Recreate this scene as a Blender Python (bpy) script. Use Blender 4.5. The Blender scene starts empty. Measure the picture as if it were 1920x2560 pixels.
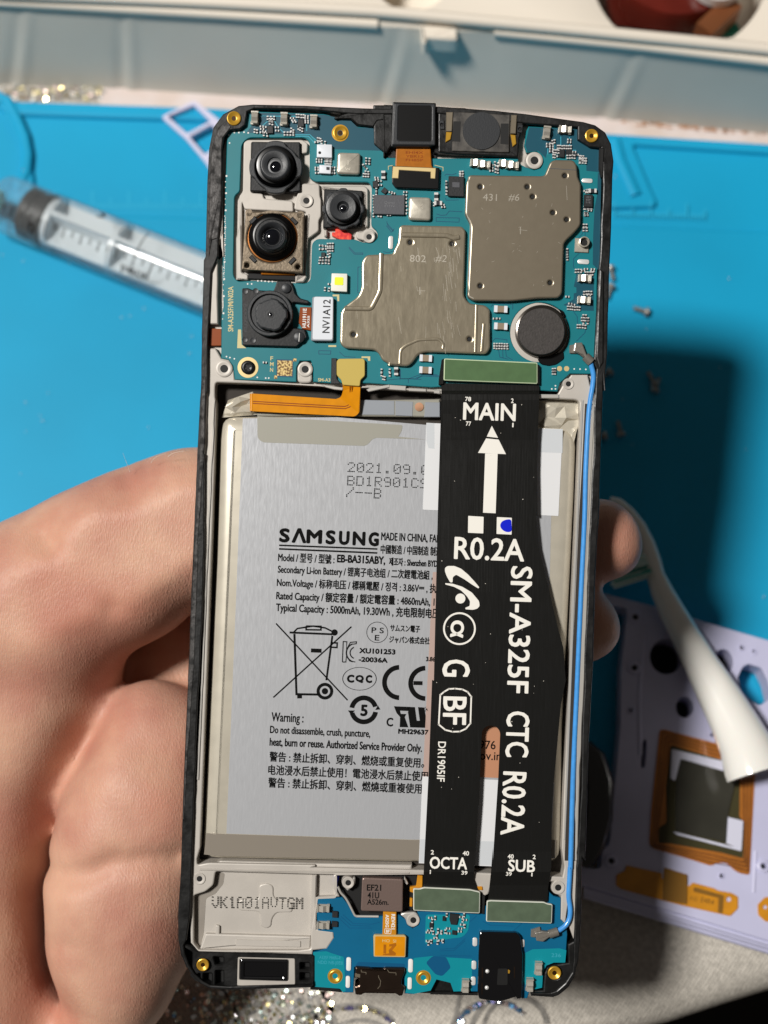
import bpy, bmesh, math, random
import numpy as np
from mathutils import Vector, Matrix
random.seed(7)
SC = bpy.context.scene
COL = SC.collection
# ------------------------------------------------------------------ camera, world, lamp, exposure
CAMZ, PZ, K = 0.330, 0.080, 0.0728e-3          # camera height, phone board height, metres per photo pixel at the phone
cam = bpy.data.cameras.new('camera'); cam_o = bpy.data.objects.new('camera', cam); COL.objects.link(cam_o)
TILT = math.radians(18); ON_AXIS = 0.332        # the photographer looks 18 degrees off the vertical; metres to the mat along the axis
CW = Vector((0, -ON_AXIS * math.sin(TILT), ON_AXIS * math.cos(TILT))); RX = Matrix.Rotation(TILT, 3, 'X')
PHONE_M = Matrix.Translation(CW) @ RX.to_4x4() @ Matrix.Translation((0, 0, -CAMZ))      # frame of the tilted phone -> world
cam_o.location = CW; cam_o.rotation_euler = (TILT, 0, 0)
cam.sensor_fit = 'VERTICAL'; cam.sensor_height = 36; cam.lens = 18 / (1280 * K / 0.25)
cam.clip_start = 0.005; cam.clip_end = 20
cam.dof.use_dof = True; cam.dof.focus_distance = 0.2485; cam.dof.aperture_fstop = 13.5
SC.camera = cam_o
w = bpy.data.worlds.new("World"); SC.world = w; w.use_nodes = True
w.node_tree.nodes['Background'].inputs[0].default_value = (1.0, 0.90, 0.80, 1)
w.node_tree.nodes['Background'].inputs[1].default_value = 0.055
la = bpy.data.lights.new('desk_lamp', 'AREA'); la.shape = 'DISK'; la.size = 0.33; la.energy = 57
la.color = (1.0, 0.965, 0.915)
lo = bpy.data.objects.new('desk_lamp', la); COL.objects.link(lo)
lo.location = PHONE_M @ Vector((-0.98, 0.58, 1.85))
lo.rotation_euler = (PHONE_M @ Vector((0, 0, .06)) - lo.location).to_track_quat('-Z', 'Y').to_euler()
SC.view_settings.view_transform = 'Standard'; SC.view_settings.look = 'None'
SC.view_settings.exposure = 0; SC.view_settings.gamma = 1

# ------------------------------------------------------------------ helpers
def lin(h):
    h = h.lstrip('#'); o = []
    for i in (0, 2, 4):
        c = int(h[i:i+2], 16) / 255
        o.append(c / 12.92 if c <= .04045 else ((c + .055) / 1.055) ** 2.4)
    return tuple(o) + (1,)
MATS = {}
def mat(name, col, rough=.5, metal=0, var=0, vscale=400, col2=None, bump=0, bscale=1500, coat=0, trans=0, sss=0, spec=.5, aniso=0, stretch=None, rvar=0, ior=1.45, alpha=1, detail=4, glow=0):
    m = bpy.data.materials.new(name); m.use_nodes = True; nt = m.node_tree; b = nt.nodes['Principled BSDF']
    I = b.inputs; I['Base Color'].default_value = lin(col); I['Roughness'].default_value = rough; I['Metallic'].default_value = metal
    I['Specular IOR Level'].default_value = spec; I['IOR'].default_value = ior
    I['Coat Weight'].default_value = coat; I['Coat Roughness'].default_value = .08
    I['Transmission Weight'].default_value = trans; I['Alpha'].default_value = alpha
    I['Anisotropic'].default_value = aniso
    if sss: I['Subsurface Weight'].default_value = sss; I['Subsurface Radius'].default_value = (1, .35, .2); I['Subsurface Scale'].default_value = .003
    tc = nt.nodes.new('ShaderNodeTexCoord'); mp = nt.nodes.new('ShaderNodeMapping')
    nt.links.new(tc.outputs['Object'], mp.inputs[0])
    if stretch: mp.inputs['Scale'].default_value = stretch
    if var or rvar:
        n = nt.nodes.new('ShaderNodeTexNoise'); n.inputs['Scale'].default_value = vscale; n.inputs['Detail'].default_value = detail
        nt.links.new(mp.outputs[0], n.inputs['Vector'])
    if var:
        r = nt.nodes.new('ShaderNodeMapRange'); r.inputs[1].default_value = .35; r.inputs[2].default_value = .65
        nt.links.new(n.outputs[0], r.inputs[0])
        mx = nt.nodes.new('ShaderNodeMix'); mx.data_type = 'RGBA'
        nt.links.new(r.outputs[0], mx.inputs[0])
        c = lin(col); d = lin(col2) if col2 else tuple(x * (1 - var) for x in c[:3]) + (1,)
        if not col2: c = tuple(min(1, x * (1 + var * .6)) for x in c[:3]) + (1,)
        mx.inputs[6].default_value = c; mx.inputs[7].default_value = d
        nt.links.new(mx.outputs[2], I['Base Color'])
    if rvar:
        r2 = nt.nodes.new('ShaderNodeMapRange'); r2.inputs[1].default_value = .3; r2.inputs[2].default_value = .7
        r2.inputs[3].default_value = max(0, rough - rvar); r2.inputs[4].default_value = rough + rvar
        nt.links.new(n.outputs[0], r2.inputs[0]); nt.links.new(r2.outputs[0], I['Roughness'])
    if bump:
        n2 = nt.nodes.new('ShaderNodeTexNoise'); n2.inputs['Scale'].default_value = bscale; n2.inputs['Detail'].default_value = 5
        nt.links.new(mp.outputs[0], n2.inputs['Vector'])
        bp = nt.nodes.new('ShaderNodeBump'); bp.inputs['Strength'].default_value = bump; bp.inputs['Distance'].default_value = .00006
        nt.links.new(n2.outputs[0], bp.inputs['Height']); nt.links.new(bp.outputs[0], I['Normal'])
    MATS[name] = m; return m

WL = {}                                   # world origin of every parent
TABLE = False                             # True: things on the table, z = height above the mat; False: phone frame
def SCL(x, y, z):
    if not TABLE: return (CAMZ - z) / 0.25 * K
    d = RX @ Vector(((x - 960) * K, (1280 - y) * K, -.25)); return (z - CW.z) / d.z * K
def U(x, y, z):
    s = SCL(x, y, z)
    if not TABLE: return Vector(((x - 960) * s, (1280 - y) * s, z))
    return CW + RX @ Vector(((x - 960) * K, (1280 - y) * K, -.25)) * (s / K)
def H(h): return PZ + h * .001            # phone heights in mm above the main board
def crop(x0, y0, s): return lambda *p: [(x0 + a / s, y0 + b / s) for a, b in p]
cA = crop(500, 240, 3.318); cB = crop(960, 240, 2.765); cC = crop(500, 560, 3.318); cD = crop(960, 560, 2.765)
cE = crop(500, 860, 2.765); cF = crop(1040, 860, 3.190); cG = crop(620, 1280, 3.318); cH = crop(620, 1520, 3.318)
cI = crop(1020, 1280, 3.318); cJ = crop(1020, 1700, 3.318); cK = crop(430, 1960, 2.765); cL = crop(780, 2120, 4.1475)
cM = crop(1100, 2120, 4.1475); cN = crop(0, 0, 1.728); cO = crop(960, 0, 1.728); cP = crop(1380, 300, 2.212)
cQ = crop(1380, 1200, 2.765); cR = crop(1380, 1900, 3.072); cS = crop(0, 1000, 2.212); cT = crop(0, 1900, 2.9625)
cU = crop(400, 2400, 1.508); cW = crop(0, 420, 2.9625); cX = crop(1400, 0, 3.19); cY = crop(440, 940, 6.146)
cZ = crop(1280, 300, 5.821)

def area2(p): return sum(p[i][0] * p[(i+1) % len(p)][1] - p[(i+1) % len(p)][0] * p[i][1] for i in range(len(p)))
def rnd(pts, r, n=4):
    """round the corners of a polygon; r a number or a list"""
    out = []; N = len(pts)
    for i, p in enumerate(pts):
        ri = r[min(i, len(r)-1)] if isinstance(r, (list, tuple)) else r
        p = Vector(p); a = Vector(pts[i-1]) - p; b = Vector(pts[(i+1) % N]) - p
        la_, lb = a.length, b.length
        if ri <= 0 or la_ < 1e-6 or lb < 1e-6: out.append(tuple(p)); continue
        d = min(ri, la_ * .48, lb * .48); a.normalize(); b.normalize()
        p0 = p + a * d; p1 = p + b * d
        for k in range(n + 1):
            t = k / n; q = (1-t)**2 * p0 + 2*t*(1-t) * p + t*t * p1; out.append((q.x, q.y))
    return out
def rect(x0, y0, x1, y1, ang=0):
    cx, cy = (x0+x1)/2, (y0+y1)/2; a = math.radians(ang); c, s = math.cos(a), math.sin(a)
    return [(cx + (x-cx)*c - (y-cy)*s, cy + (x-cx)*s + (y-cy)*c) for x, y in ((x0,y0),(x1,y0),(x1,y1),(x0,y1))]
def circ(cx, cy, r, n=28, ry=None): return [(cx + r*math.cos(2*math.pi*k/n), cy + (ry or r)*math.sin(2*math.pi*k/n)) for k in range(n)]
def inset(P, d):
    """P list of Vector2 (material on the left of travel); move inward by d"""
    out = []; N = len(P)
    for i in range(N):
        a = P[i] - P[i-1]; b = P[(i+1) % N] - P[i]
        if a.length < 1e-9 or b.length < 1e-9: out.append(P[i].copy()); continue
        na = Vector((-a.y, a.x)).normalized(); nb = Vector((-b.y, b.x)).normalized(); m = na + nb
        if m.length < .2: m = na
        m.normalize(); k = max(.5, m.dot(na)); out.append(P[i] + m * (d / k))
    return out
class MB:
    def __init__(s): s.v = []; s.f = []; s.m = []; s.sm = []
    def add(s, v, f, mi=0, sm=False):
        o = len(s.v); s.v += [tuple(q) for q in v]; s.f += [tuple(i + o for i in q) for q in f]; s.m += [mi] * len(f); s.sm += [sm] * len(f)
    def prism(s, pts, z0, z1, bev=0, holes=(), seg=1, mi=0, zp=None, prof=None, nobottom=True):
        """upright plate; z in metres; pts in photo pixels read at height z1 (or zp)"""
        zr = z1 if zp is None else zp
        loops = []
        for k, pl in enumerate([pts] + list(holes)):
            P = [U(x, y, zr).to_2d() for x, y in pl]
            Q = []
            for q in P:
                if not Q or (q - Q[-1]).length > 1e-6: Q.append(q)
            if (Q[0] - Q[-1]).length < 1e-6: Q.pop()
            if (area2(Q) > 0) == (k > 0): Q.reverse()
            loops.append(Q)
        if prof is None:
            prof = [(0, 0)] if not bev else [(bev * (1 - math.cos(t)), bev * (1 - math.sin(t))) for t in [math.pi/2 * j / seg for j in range(seg, -1, -1)]][::-1]
            prof = [(a, b) for a, b in prof]
        # prof: list (inset, drop) from outside to top; the last is the cap
        bm = bmesh.new(); caps = []
        for Q in loops:
            rings = []
            if not nobottom or True:
                rings.append([bm.verts.new((q.x, q.y, z0)) for q in Q])
            for (ins, dr) in prof:
                R = inset(Q, ins) if ins else Q
                rings.append([bm.verts.new((q.x, q.y, z1 - dr)) for q in R])
            for a, b in zip(rings[:-1], rings[1:]):
                for i in range(len(a)):
                    j = (i + 1) % len(a); bm.faces.new((a[i], a[j], b[j], b[i]))
            caps.append(rings[-1])
            if len(loops) == 1:
                bm.faces.new(rings[0][::-1])
        if len(caps) == 1: bm.faces.new(caps[0])
        else:
            es = []
            for c in caps:
                for i in range(len(c)): es.append(bm.edges.get((c[i], c[(i+1) % len(c)])))
            r = bmesh.ops.triangle_fill(bm, edges=es, use_beauty=True, use_dissolve=False, normal=(0, 0, 1))
            for g in r['geom']:
                if isinstance(g, bmesh.types.BMFace) and g.normal.z < 0: g.normal_flip()
        bm.verts.index_update()
        s.add([v.co for v in bm.verts], [[v.index for v in f.verts] for f in bm.faces], mi)
        bm.free(); return s
    def box(s, c, size, rot=0, mi=0, bev=0):
        x, y, z = size[0]/2, size[1]/2, size[2]/2
        V = [Vector((a*x, b*y, d*z)) for d in (-1, 1) for a, b in ((-1,-1),(1,-1),(1,1),(-1,1))]
        R = Matrix.Rotation(rot, 3, 'Z'); V = [R @ v + Vector(c) for v in V]
        s.add(V, [(3,2,1,0),(4,5,6,7),(0,1,5,4),(1,2,6,5),(2,3,7,6),(3,0,4,7)], mi); return s
    def lathe(s, cx, cy, prof, z0, n=40, mi=0, zr=None, tilt=None, px=True):
        """prof = [(radius px, height mm above z0)] , centre in photo pixels at height zr"""
        zr = z0 if zr is None else zr; c = U(cx, cy, zr); sc = SCL(cx, cy, zr) if px else .001
        V = []; F = []
        for r, h in prof:
            for k in range(n):
                a = 2*math.pi*k/n; V.append(Vector((c.x + r*sc*math.cos(a), c.y + r*sc*math.sin(a), z0 + h*.001)))
        for i in range(len(prof)-1):
            for k in range(n):
                j = (k+1) % n; F.append((i*n+k, i*n+j, (i+1)*n+j, (i+1)*n+k))
        F.append(tuple((len(prof)-1)*n + k for k in range(n)))
        s.add(V, F, mi, True); return s
    def tube(s, path, r, n=12, mi=0, cap=True, flat=1.0):
        """path: world Vectors, r radius (number or list, metres); flat squashes z"""
        P = [Vector(p) for p in path]; N = len(P); V = []; F = []
        for i, p in enumerate(P):
            t = (P[min(i+1, N-1)] - P[max(i-1, 0)]).normalized()
            sd = t.cross(Vector((0, 0, 1)))
            if sd.length < .05: sd = t.cross(Vector((0, 1, 0)))
            sd.normalize(); up = sd.cross(t); ri = r[min(i, len(r)-1)] if isinstance(r, (list, tuple)) else r
            for k in range(n):
                a = 2*math.pi*k/n; V.append(p + sd * (ri*math.cos(a)) + up * (ri*flat*math.sin(a)))
        for i in range(N-1):
            for k in range(n):
                j = (k+1) % n; F.append((i*n+k, (i+1)*n+k, (i+1)*n+j, i*n+j))
        s.add(V, F, mi, True)
        if cap: s.add([V[k] for k in range(n)], [tuple(range(n))], mi); s.add([V[(N-1)*n+k] for k in range(n)], [tuple(range(n))[::-1]], mi)
        return s
    def strip(s, path, wpx, z, th=.00004, mi=0):
        """flat line along photo pixels at height z, width wpx"""
        P = [U(x, y, z).to_2d() for x, y in path]; hw = wpx * SCL(path[0][0], path[0][1], z) / 2; N = len(P); A = []; B = []
        for i in range(N):
            a = (P[i] - P[i-1]) if i else (P[1] - P[0]); b = (P[i+1] - P[i]) if i < N-1 else a
            na = Vector((-a.y, a.x)).normalized(); nb = Vector((-b.y, b.x)).normalized(); m = (na + nb).normalized(); k = max(.5, m.dot(na))
            A.append(P[i] + m*hw/k); B.append(P[i] - m*hw/k)
        V = [(q.x, q.y, z) for q in A] + [(q.x, q.y, z) for q in B]
        s.add(V, [(i, N+i, N+i+1, i+1) for i in range(N-1)], mi); return s
    def flat(s, pts, z, mi=0):
        P = [U(x, y, z) for x, y in pts]
        if area2([p.to_2d() for p in P]) < 0: P.reverse()
        s.add(P, [tuple(range(len(P)))], mi); return s
    def build(s, name, mats, parent=None, smooth=False, loc=None, label=None, fix=True):
        me = bpy.data.meshes.new(name); pw = Vector(WL.get(parent.name, (0, 0, 0))) if parent else Vector((0, 0, 0))
        if loc is None:
            a = np.array(s.v); loc = Vector(((a[:,0].min()+a[:,0].max())/2, (a[:,1].min()+a[:,1].max())/2, a[:,2].min()))
        loc = Vector(loc)
        me.from_pydata([Vector(v) - loc for v in s.v], [], s.f)
        if not isinstance(mats, (list, tuple)): mats = [mats]
        for m in mats: me.materials.append(MATS[m])
        me.polygons.foreach_set('material_index', s.m)
        if fix:
            bm = bmesh.new(); bm.from_mesh(me); bmesh.ops.recalc_face_normals(bm, faces=bm.faces) ; bm.to_mesh(me); bm.free()
        if smooth or any(s.sm):
            me.polygons.foreach_set('use_smooth', [True if smooth else x for x in s.sm]); me.set_sharp_from_angle(angle=math.radians(38))
        me.update()
        o = bpy.data.objects.new(name, me); COL.objects.link(o); o.location = loc - pw
        if parent: o.parent = parent
        if label: o['label'] = label
        WL[o.name] = loc; return o
def split(mb, name, mats, parent=None, **k):
    """one object for each loose piece"""
    par = list(range(len(mb.v)))
    def fd(i):
        while par[i] != i: par[i] = par[par[i]]; i = par[i]
        return i
    for f in mb.f:
        for i in f[1:]: par[fd(i)] = fd(f[0])
    G = {}
    for n_, f in enumerate(mb.f): G.setdefault(fd(f[0]), []).append(n_)
    out = []
    for g in G.values():
        idx = sorted({i for n_ in g for i in mb.f[n_]}); mp = {a: b for b, a in enumerate(idx)}; m2 = MB()
        m2.v = [mb.v[i] for i in idx]; m2.f = [tuple(mp[i] for i in mb.f[n_]) for n_ in g]; m2.m = [mb.m[n_] for n_ in g]; m2.sm = [mb.sm[n_] for n_ in g]
        out.append(m2.build(name, mats, parent, **k))
    return out
def tag(o, label=None, cat=None, group=None, kind=None):
    if label: o['label'] = label
    if cat: o['category'] = cat
    if group: o['group'] = group
    if kind: o['kind'] = kind
    return o
def empty(name, loc, label, cat, group=None):
    o = bpy.data.objects.new(name, None); o.empty_display_size = .01; COL.objects.link(o); o.location = loc; WL[o.name] = Vector(loc)
    return tag(o, label, cat, group)
def dup(o, loc, ang=0, parent=None):
    c = o.copy(); COL.objects.link(c)
    if parent: c.parent = parent
    pw = Vector(WL.get(c.parent.name, (0, 0, 0))) if c.parent else Vector((0, 0, 0))
    c.location = Vector(loc) - pw; c.rotation_euler = (0, 0, ang); WL[c.name] = Vector(loc)
    for ch in o.children:
        d = ch.copy(); COL.objects.link(d); d.parent = c
    return c
# ---- lettering: real glyph outlines turned into thin print
TC = bpy.data.curves.new('glyphs', 'FONT'); TO = bpy.data.objects.new('glyphs', TC); COL.objects.link(TO)
def glyph(s, bold=0):
    TC.body = s; TC.offset = bold; TC.resolution_u = 3
    dg = bpy.context.evaluated_depsgraph_get(); dg.update(); e = TO.evaluated_get(dg); m = e.to_mesh()
    v = np.array([tuple(q.co) for q in m.vertices]) if len(m.vertices) else np.zeros((0, 3)); f = [tuple(p.vertices) for p in m.polygons]; e.to_mesh_clear(); return v, f
HC = {}
def text(mb, s, x, y, wpx, cap, ang, z, bold=0, mi=0, zf=None, shear=0, fat=0):
    if bold not in HC: q = glyph('H', bold)[0]; HC[bold] = q[:,1].max()
    v, f = glyph(s, bold)
    if not len(v): return
    x0, x1 = v[:,0].min(), v[:,0].max(); sx = wpx / (x1 - x0); sy = cap / HC[bold]
    a = math.radians(ang); c, s_ = math.cos(a), math.sin(a)
    offs = [(0, 0)] + ([(fat*math.cos(k*math.pi/4), fat*math.sin(k*math.pi/4)) for k in range(8)] if fat else [])
    for n_, (ox, oy) in enumerate(offs):                      # a thick stroke: the glyph printed over itself, each pass a hair higher
        out = []
        for q in v:
            lx, ly = (q[0] - x0) * sx + shear * q[1] * sy + ox, -q[1] * sy + oy
            p = U(x + lx*c - ly*s_, y + lx*s_ + ly*c, z)
            if zf: p.z = zf(p.y)
            p.z += n_ * 1.5e-6; out.append(p)
        mb.add(out, f, mi)
DOT = {'0':'01110 10001 10011 10101 11001 10001 01110','1':'00100 01100 00100 00100 00100 00100 01110','2':'01110 10001 00001 00010 00100 01000 11111','9':'01110 10001 10001 01111 00001 00001 01110',
'.':'00000 00000 00000 00000 00000 01100 01100','B':'11110 10001 10001 11110 10001 10001 11110','D':'11110 10001 10001 10001 10001 10001 11110','R':'11110 10001 10001 11110 10100 10010 10001','C':'01110 10001 10000 10000 10000 10001 01110',
'S':'01111 10000 10000 01110 00001 00001 11110','/':'00001 00001 00010 00100 01000 10000 10000','-':'00000 00000 00000 11111 00000 00000 00000','V':'10001 10001 10001 10001 10001 01010 00100','K':'10001 10010 10100 11000 10100 10010 10001',
'A':'01110 10001 10001 11111 10001 10001 10001','T':'11111 00100 00100 00100 00100 00100 00100','G':'01110 10001 10000 10111 10001 10001 01111','M':'10001 11011 10101 10101 10001 10001 10001',
'E':'11111 10000 10000 11110 10000 10000 11111','F':'11111 10000 10000 11110 10000 10000 10000','4':'00010 00110 01010 10010 11111 00010 00010','U':'10001 10001 10001 10001 10001 10001 01110','5':'11111 10000 11110 00001 00001 10001 01110','6':'00110 01000 10000 11110 10001 10001 01110','N':'10001 11001 10101 10011 10001 10001 10001','P':'11110 10001 10001 11110 10000 10000 10000'}
def dots(mb, s, x, y, wpx, cap, ang, z, fill=.8, drop=0, mi=0):
    n = len(s); cw = wpx / (n * 6 - 1); ch = cap / 7; a = math.radians(ang); c, s_ = math.cos(a), math.sin(a)
    for i, chx in enumerate(s):
        if chx == ' ': continue
        for r, row in enumerate(DOT[chx].split()):
            for k, b in enumerate(row):
                if b == '1' and random.random() > drop:
                    lx = (i*6 + k + .5) * cw; ly = (r + .5) * ch - cap; px, py = x + lx*c - ly*s_, y + lx*s_ + ly*c
                    mb.flat(rnd(rect(px - cw*fill/2*1.15, py - ch*fill/2*1.1, px + cw*fill/2*1.15, py + ch*fill/2*1.1, ang), cw*.2, 1), z, mi)
# ------------------------------------------------------------------ materials
mat('silicone', '#0b9ac6', .55, var=.09, vscale=14, bump=.25, bscale=2500, spec=.35)
mat('silicone_mark', '#2fb2d6', .6)
mat('cloth', '#c2bcb2', .9, var=.18, vscale=900, spec=.15)
mat('box_cream', '#e2d9cb', .45, bump=.1, bscale=300, sss=0)
mat('box_wall', '#cfccc2', .5, var=.06, vscale=25, bump=.15, bscale=120)
mat('spool_red', '#5a1c14', .22, var=.3, vscale=60, coat=.6)
mat('spool_white', '#e2dedc', .35)
mat('copper', '#a86a44', .35, .7)
mat('green_plastic', '#1f7a66', .3)
mat('syringe_clear', '#f4fafc', .12, coat=1, trans=.85, alpha=.45, ior=1.15, spec=.8)
mat('syringe_plunger', '#e2eaee', .4, alpha=.8)
mat('rubber', '#171514', .5)
mat('ink_black', '#0b0b0b', .8, spec=.15)
mat('luer_green', '#8fd8d0', .3, trans=.3)
mat('tray_lilac', '#cfcde6', .45)
mat('steel', '#a8a6a2', .35, .5, var=.2, vscale=1500)
mat('brush_white', '#ebe9e3', .14, coat=.8, sss=.05)
mat('bristle', '#d5ece6', .35, alpha=.85)
mat('bristle_teal', '#3d9b90', .35)
mat('cover_lilac', '#bcbcd8', .42, var=.06, vscale=60, bump=.15, bscale=900)
mat('cover_dark', '#06070b', .7)
mat('coil_orange', '#b5702e', .28, .25, coat=.5, var=.12, vscale=200)
mat('coil_line', '#45200a', .4)
mat('ferrite', '#3a3932', .28, .2, var=.15, vscale=120)
mat('ferrite_olive', '#39351a', .4)
mat('label_white', '#c9cadb', .5)
mat('yellow_tab', '#b59a1d', .4)
mat('flex_amber', '#c6851b', .35, coat=.4, var=.1, vscale=300)
mat('flex_amber_dark', '#7a5518', .4)
mat('gloss_black', '#0d0d0f', .18, coat=.8, bump=.5, bscale=90)
mat('floor_dark', '#15100c', .8)
mat('foil_grey', '#a19d97', .3, .55, var=.3, vscale=700, bump=.6, bscale=900)
for i, c in enumerate(['#eef4dc', '#e0f8f2', '#f5ebc4', '#f4d8d2', '#ffffff', '#7fc0f4', '#b4aef4', '#efe0a0']): mat('glitter_%s' % 'abcdefgh'[i], c, .22, .85)
mat('cloth_pink', '#cdbcb2', .8, var=.2, vscale=90, col2='#d5c9c6')
mat('stain', '#b78a6c', .8, var=.4, vscale=200)
# phone
mat('plastic_black', '#101010', .42, var=.5, vscale=500, bump=.6, bscale=1500, rvar=.15)
mat('plastic_worn', '#4a4746', .55, var=.75, vscale=900, col2='#151414', bump=1, bscale=2600, rvar=.2)
mat('plastic_deep', '#060606', .6)  # near-black plastic; also paints the shade in holes and pockets
mat('chassis', '#bab4ac', .48, .15, var=.07, vscale=150, bump=.35, bscale=500)
mat('chassis_deep', '#8d867d', .55, .1, var=.1, vscale=200)  # darkened chassis tone, shade of the trench put into the colour
mat('chassis_edge', '#d6d2cb', .3, .5)
mat('well', '#2e2822', .7)  # dark colour paints the shade in the battery well and cable groove
mat('pcb', '#05727c', .4, var=.06, vscale=120)
mat('pcb_dark', '#084a5c', .4)
mat('pcb_line', '#0a4c68', .4)
mat('pcb_light', '#3b9fb4', .35)
mat('pcb_blue', '#045f85', .36, var=.08, vscale=90)
mat('pcb_blue_dark', '#07517a', .35)
mat('pcb_teal', '#0a8593', .33)
mat('brass', '#c89a34', .3, .45)
mat('brass_dark', '#3a230a', .35, .5)
mat('gold_pad', '#dcc58e', .38, .35)
mat('gold_mottle', '#d9bf80', .4, .2, var=.5, vscale=2600, col2='#6b4a26', detail=0)
mat('silk_gold', '#c9bd8a', .5)
mat('silk_white', '#e0e0dc', .55)
mat('solder', '#dededc', .3, .25)
mat('cap_body', '#2a2b30', .4)
mat('cap_tan', '#8a7a66', .5)
mat('chip_black', '#232426', .42, bump=.3, bscale=3000)
mat('chip_grey', '#4e4f54', .45, bump=.3, bscale=3000)
mat('chip_print', '#6f7074', .5)
mat('shield', '#8a806f', .34, .6, var=.02, vscale=600, bump=.05, bscale=1800, rvar=.015)
mat('shield_worn', '#a29884', .28, .6, var=.07, vscale=500, bump=.12, bscale=900, rvar=.06, stretch=(3, .8, 1))
mat('shield_can', '#c4beb0', .3, .5, var=.1, vscale=1200, bump=.2)
mat('etch', '#e8e0d0', .3, .8)
mat('cam_black', '#141517', .38, bump=.25, bscale=2500)
mat('cam_grey', '#2b2d30', .42, bump=.3, bscale=3500)
mat('cam_deep', '#050506', .3)
mat('lens_glass', '#0a0c12', .04, coat=1)
mat('lens_ring', '#6d6e70', .3, .3)
mat('bezel', '#7a6d5c', .4, .5, var=.25, vscale=1500, bump=.6, bscale=2500)
mat('cam_gold', '#8a5628', .3, .7)
mat('red_film', '#c81a24', .4, var=.5, vscale=1600, col2='#ff5a3a')  # red of the camera flex, mottled towards orange
mat('spring_metal', '#cfcabf', .28, .6, bump=.3, bscale=1800)
mat('led_body', '#e6e4da', .5)
mat('led_yellow', '#e8ef1e', .5)
mat('conn_white', '#d9dde4', .42)
mat('conn_edge', '#8f949b', .45)
mat('kapton', '#d98c0a', .25, coat=.7, var=.08, vscale=500)
mat('kapton_dark', '#8a3f0c', .3)
mat('kapton_brown', '#a86312', .3, coat=.5, var=.1, vscale=900)
mat('stiff_olive', '#bfa852', .42)
mat('alu_label', '#babcc0', .34, .35, var=.06, vscale=600, bump=.3, bscale=700, stretch=(3, .7, 1), rvar=.06)
mat('pouch', '#cfc8b8', .26, .35, var=.06, vscale=300, bump=.25, bscale=250)
mat('tape_beige', '#a5a397', .45, .1, alpha=.8)
mat('tape_brown', '#8d857a', .35, .2)
mat('sticker', '#d9dadc', .45)
mat('sticker_shade', '#c6cace', .45)
mat('peach', '#c08a6a', .4, .15)
mat('peach_thin', '#c6aa9f', .4, alpha=.75)
mat('flex_black', '#141413', .30, bump=.25, bscale=260, stretch=(6, .5, 1), coat=.15, rvar=.05, var=.2, vscale=600)
mat('flex_line', '#1f1f1e', .35)
mat('print_white', '#e9e6de', .5)
mat('marker_blue', '#1020c8', .3)
mat('stiff_green', '#4d6a44', .38, var=.08, vscale=500)
mat('stiff_green_grey', '#53624f', .38, var=.12, vscale=500)
mat('stiff_edge', '#c3d3ae', .45)
mat('stiff_edge_white', '#cfd2c6', .45)
mat('cable_blue', '#4697e0', .28, coat=.4, var=.08, vscale=900)
mat('crimp', '#8f8a82', .3, .5, bump=.5, bscale=2500)
mat('motor_top', '#3a3634', .6, bump=.8, bscale=2600, var=.2, vscale=1500)
mat('motor_rim', '#5e5954', .2, .9)
mat('speaker_film', '#55514c', .5, var=.55, vscale=500, col2='#2c2a28', bump=.4)
mat('usb_steel', '#4b3d34', .22, .85, var=.12, vscale=300)
mat('sensor_pad', '#84716a', .35, .5, bump=.3, bscale=2500)
mat('dust', '#d8d2c6', .8)

# woven relief for the table cloth
m = MATS['cloth']; nt = m.node_tree; b = nt.nodes['Principled BSDF']
tc = [n for n in nt.nodes if n.type == 'TEX_COORD'][0]
mpn = nt.nodes.new('ShaderNodeMapping'); mpn.inputs['Rotation'].default_value = (0, 0, math.radians(35)); nt.links.new(tc.outputs['Object'], mpn.inputs[0])
w1 = nt.nodes.new('ShaderNodeTexWave'); w1.inputs['Scale'].default_value = 400; w1.inputs['Distortion'].default_value = 2.5; w1.inputs['Detail Scale'].default_value = 3; w1.bands_direction = 'X'
w2 = nt.nodes.new('ShaderNodeTexWave'); w2.inputs['Scale'].default_value = 400; w2.inputs['Distortion'].default_value = 2.5; w2.inputs['Detail Scale'].default_value = 3; w2.bands_direction = 'Y'
nt.links.new(mpn.outputs[0], w1.inputs[0]); nt.links.new(mpn.outputs[0], w2.inputs[0])
mu = nt.nodes.new('ShaderNodeMath'); mu.operation = 'MULTIPLY'; nt.links.new(w1.outputs[1], mu.inputs[0]); nt.links.new(w2.outputs[1], mu.inputs[1])
bp = nt.nodes.new('ShaderNodeBump'); bp.inputs['Strength'].default_value = .6; bp.inputs['Distance'].default_value = .0004
nt.links.new(mu.outputs[0], bp.inputs['Height']); nt.links.new(bp.outputs[0], b.inputs['Normal'])
# skin
m = mat('skin', '#d1a58c', .5, sss=.12, var=.10, vscale=55, col2='#b98472', spec=.38, detail=6)
nt = m.node_tree; b = nt.nodes['Principled BSDF']; tc = [n for n in nt.nodes if n.type == 'TEX_COORD'][0]
mpn = nt.nodes.new('ShaderNodeMapping'); mpn.inputs['Scale'].default_value = (2.6, .8, 1); mpn.inputs['Rotation'].default_value = (0, 0, .3); nt.links.new(tc.outputs['Object'], mpn.inputs[0])
vo = nt.nodes.new('ShaderNodeTexVoronoi'); vo.inputs['Scale'].default_value = 900; vo.feature = 'DISTANCE_TO_EDGE'; nt.links.new(mpn.outputs[0], vo.inputs['Vector'])
no = nt.nodes.new('ShaderNodeTexNoise'); no.inputs['Scale'].default_value = 260; no.inputs['Detail'].default_value = 6; nt.links.new(mpn.outputs[0], no.inputs['Vector'])
wv = nt.nodes.new('ShaderNodeTexWave'); wv.inputs['Scale'].default_value = 330; wv.inputs['Distortion'].default_value = 9; wv.inputs['Detail'].default_value = 4; wv.inputs['Detail Scale'].default_value = 2
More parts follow.
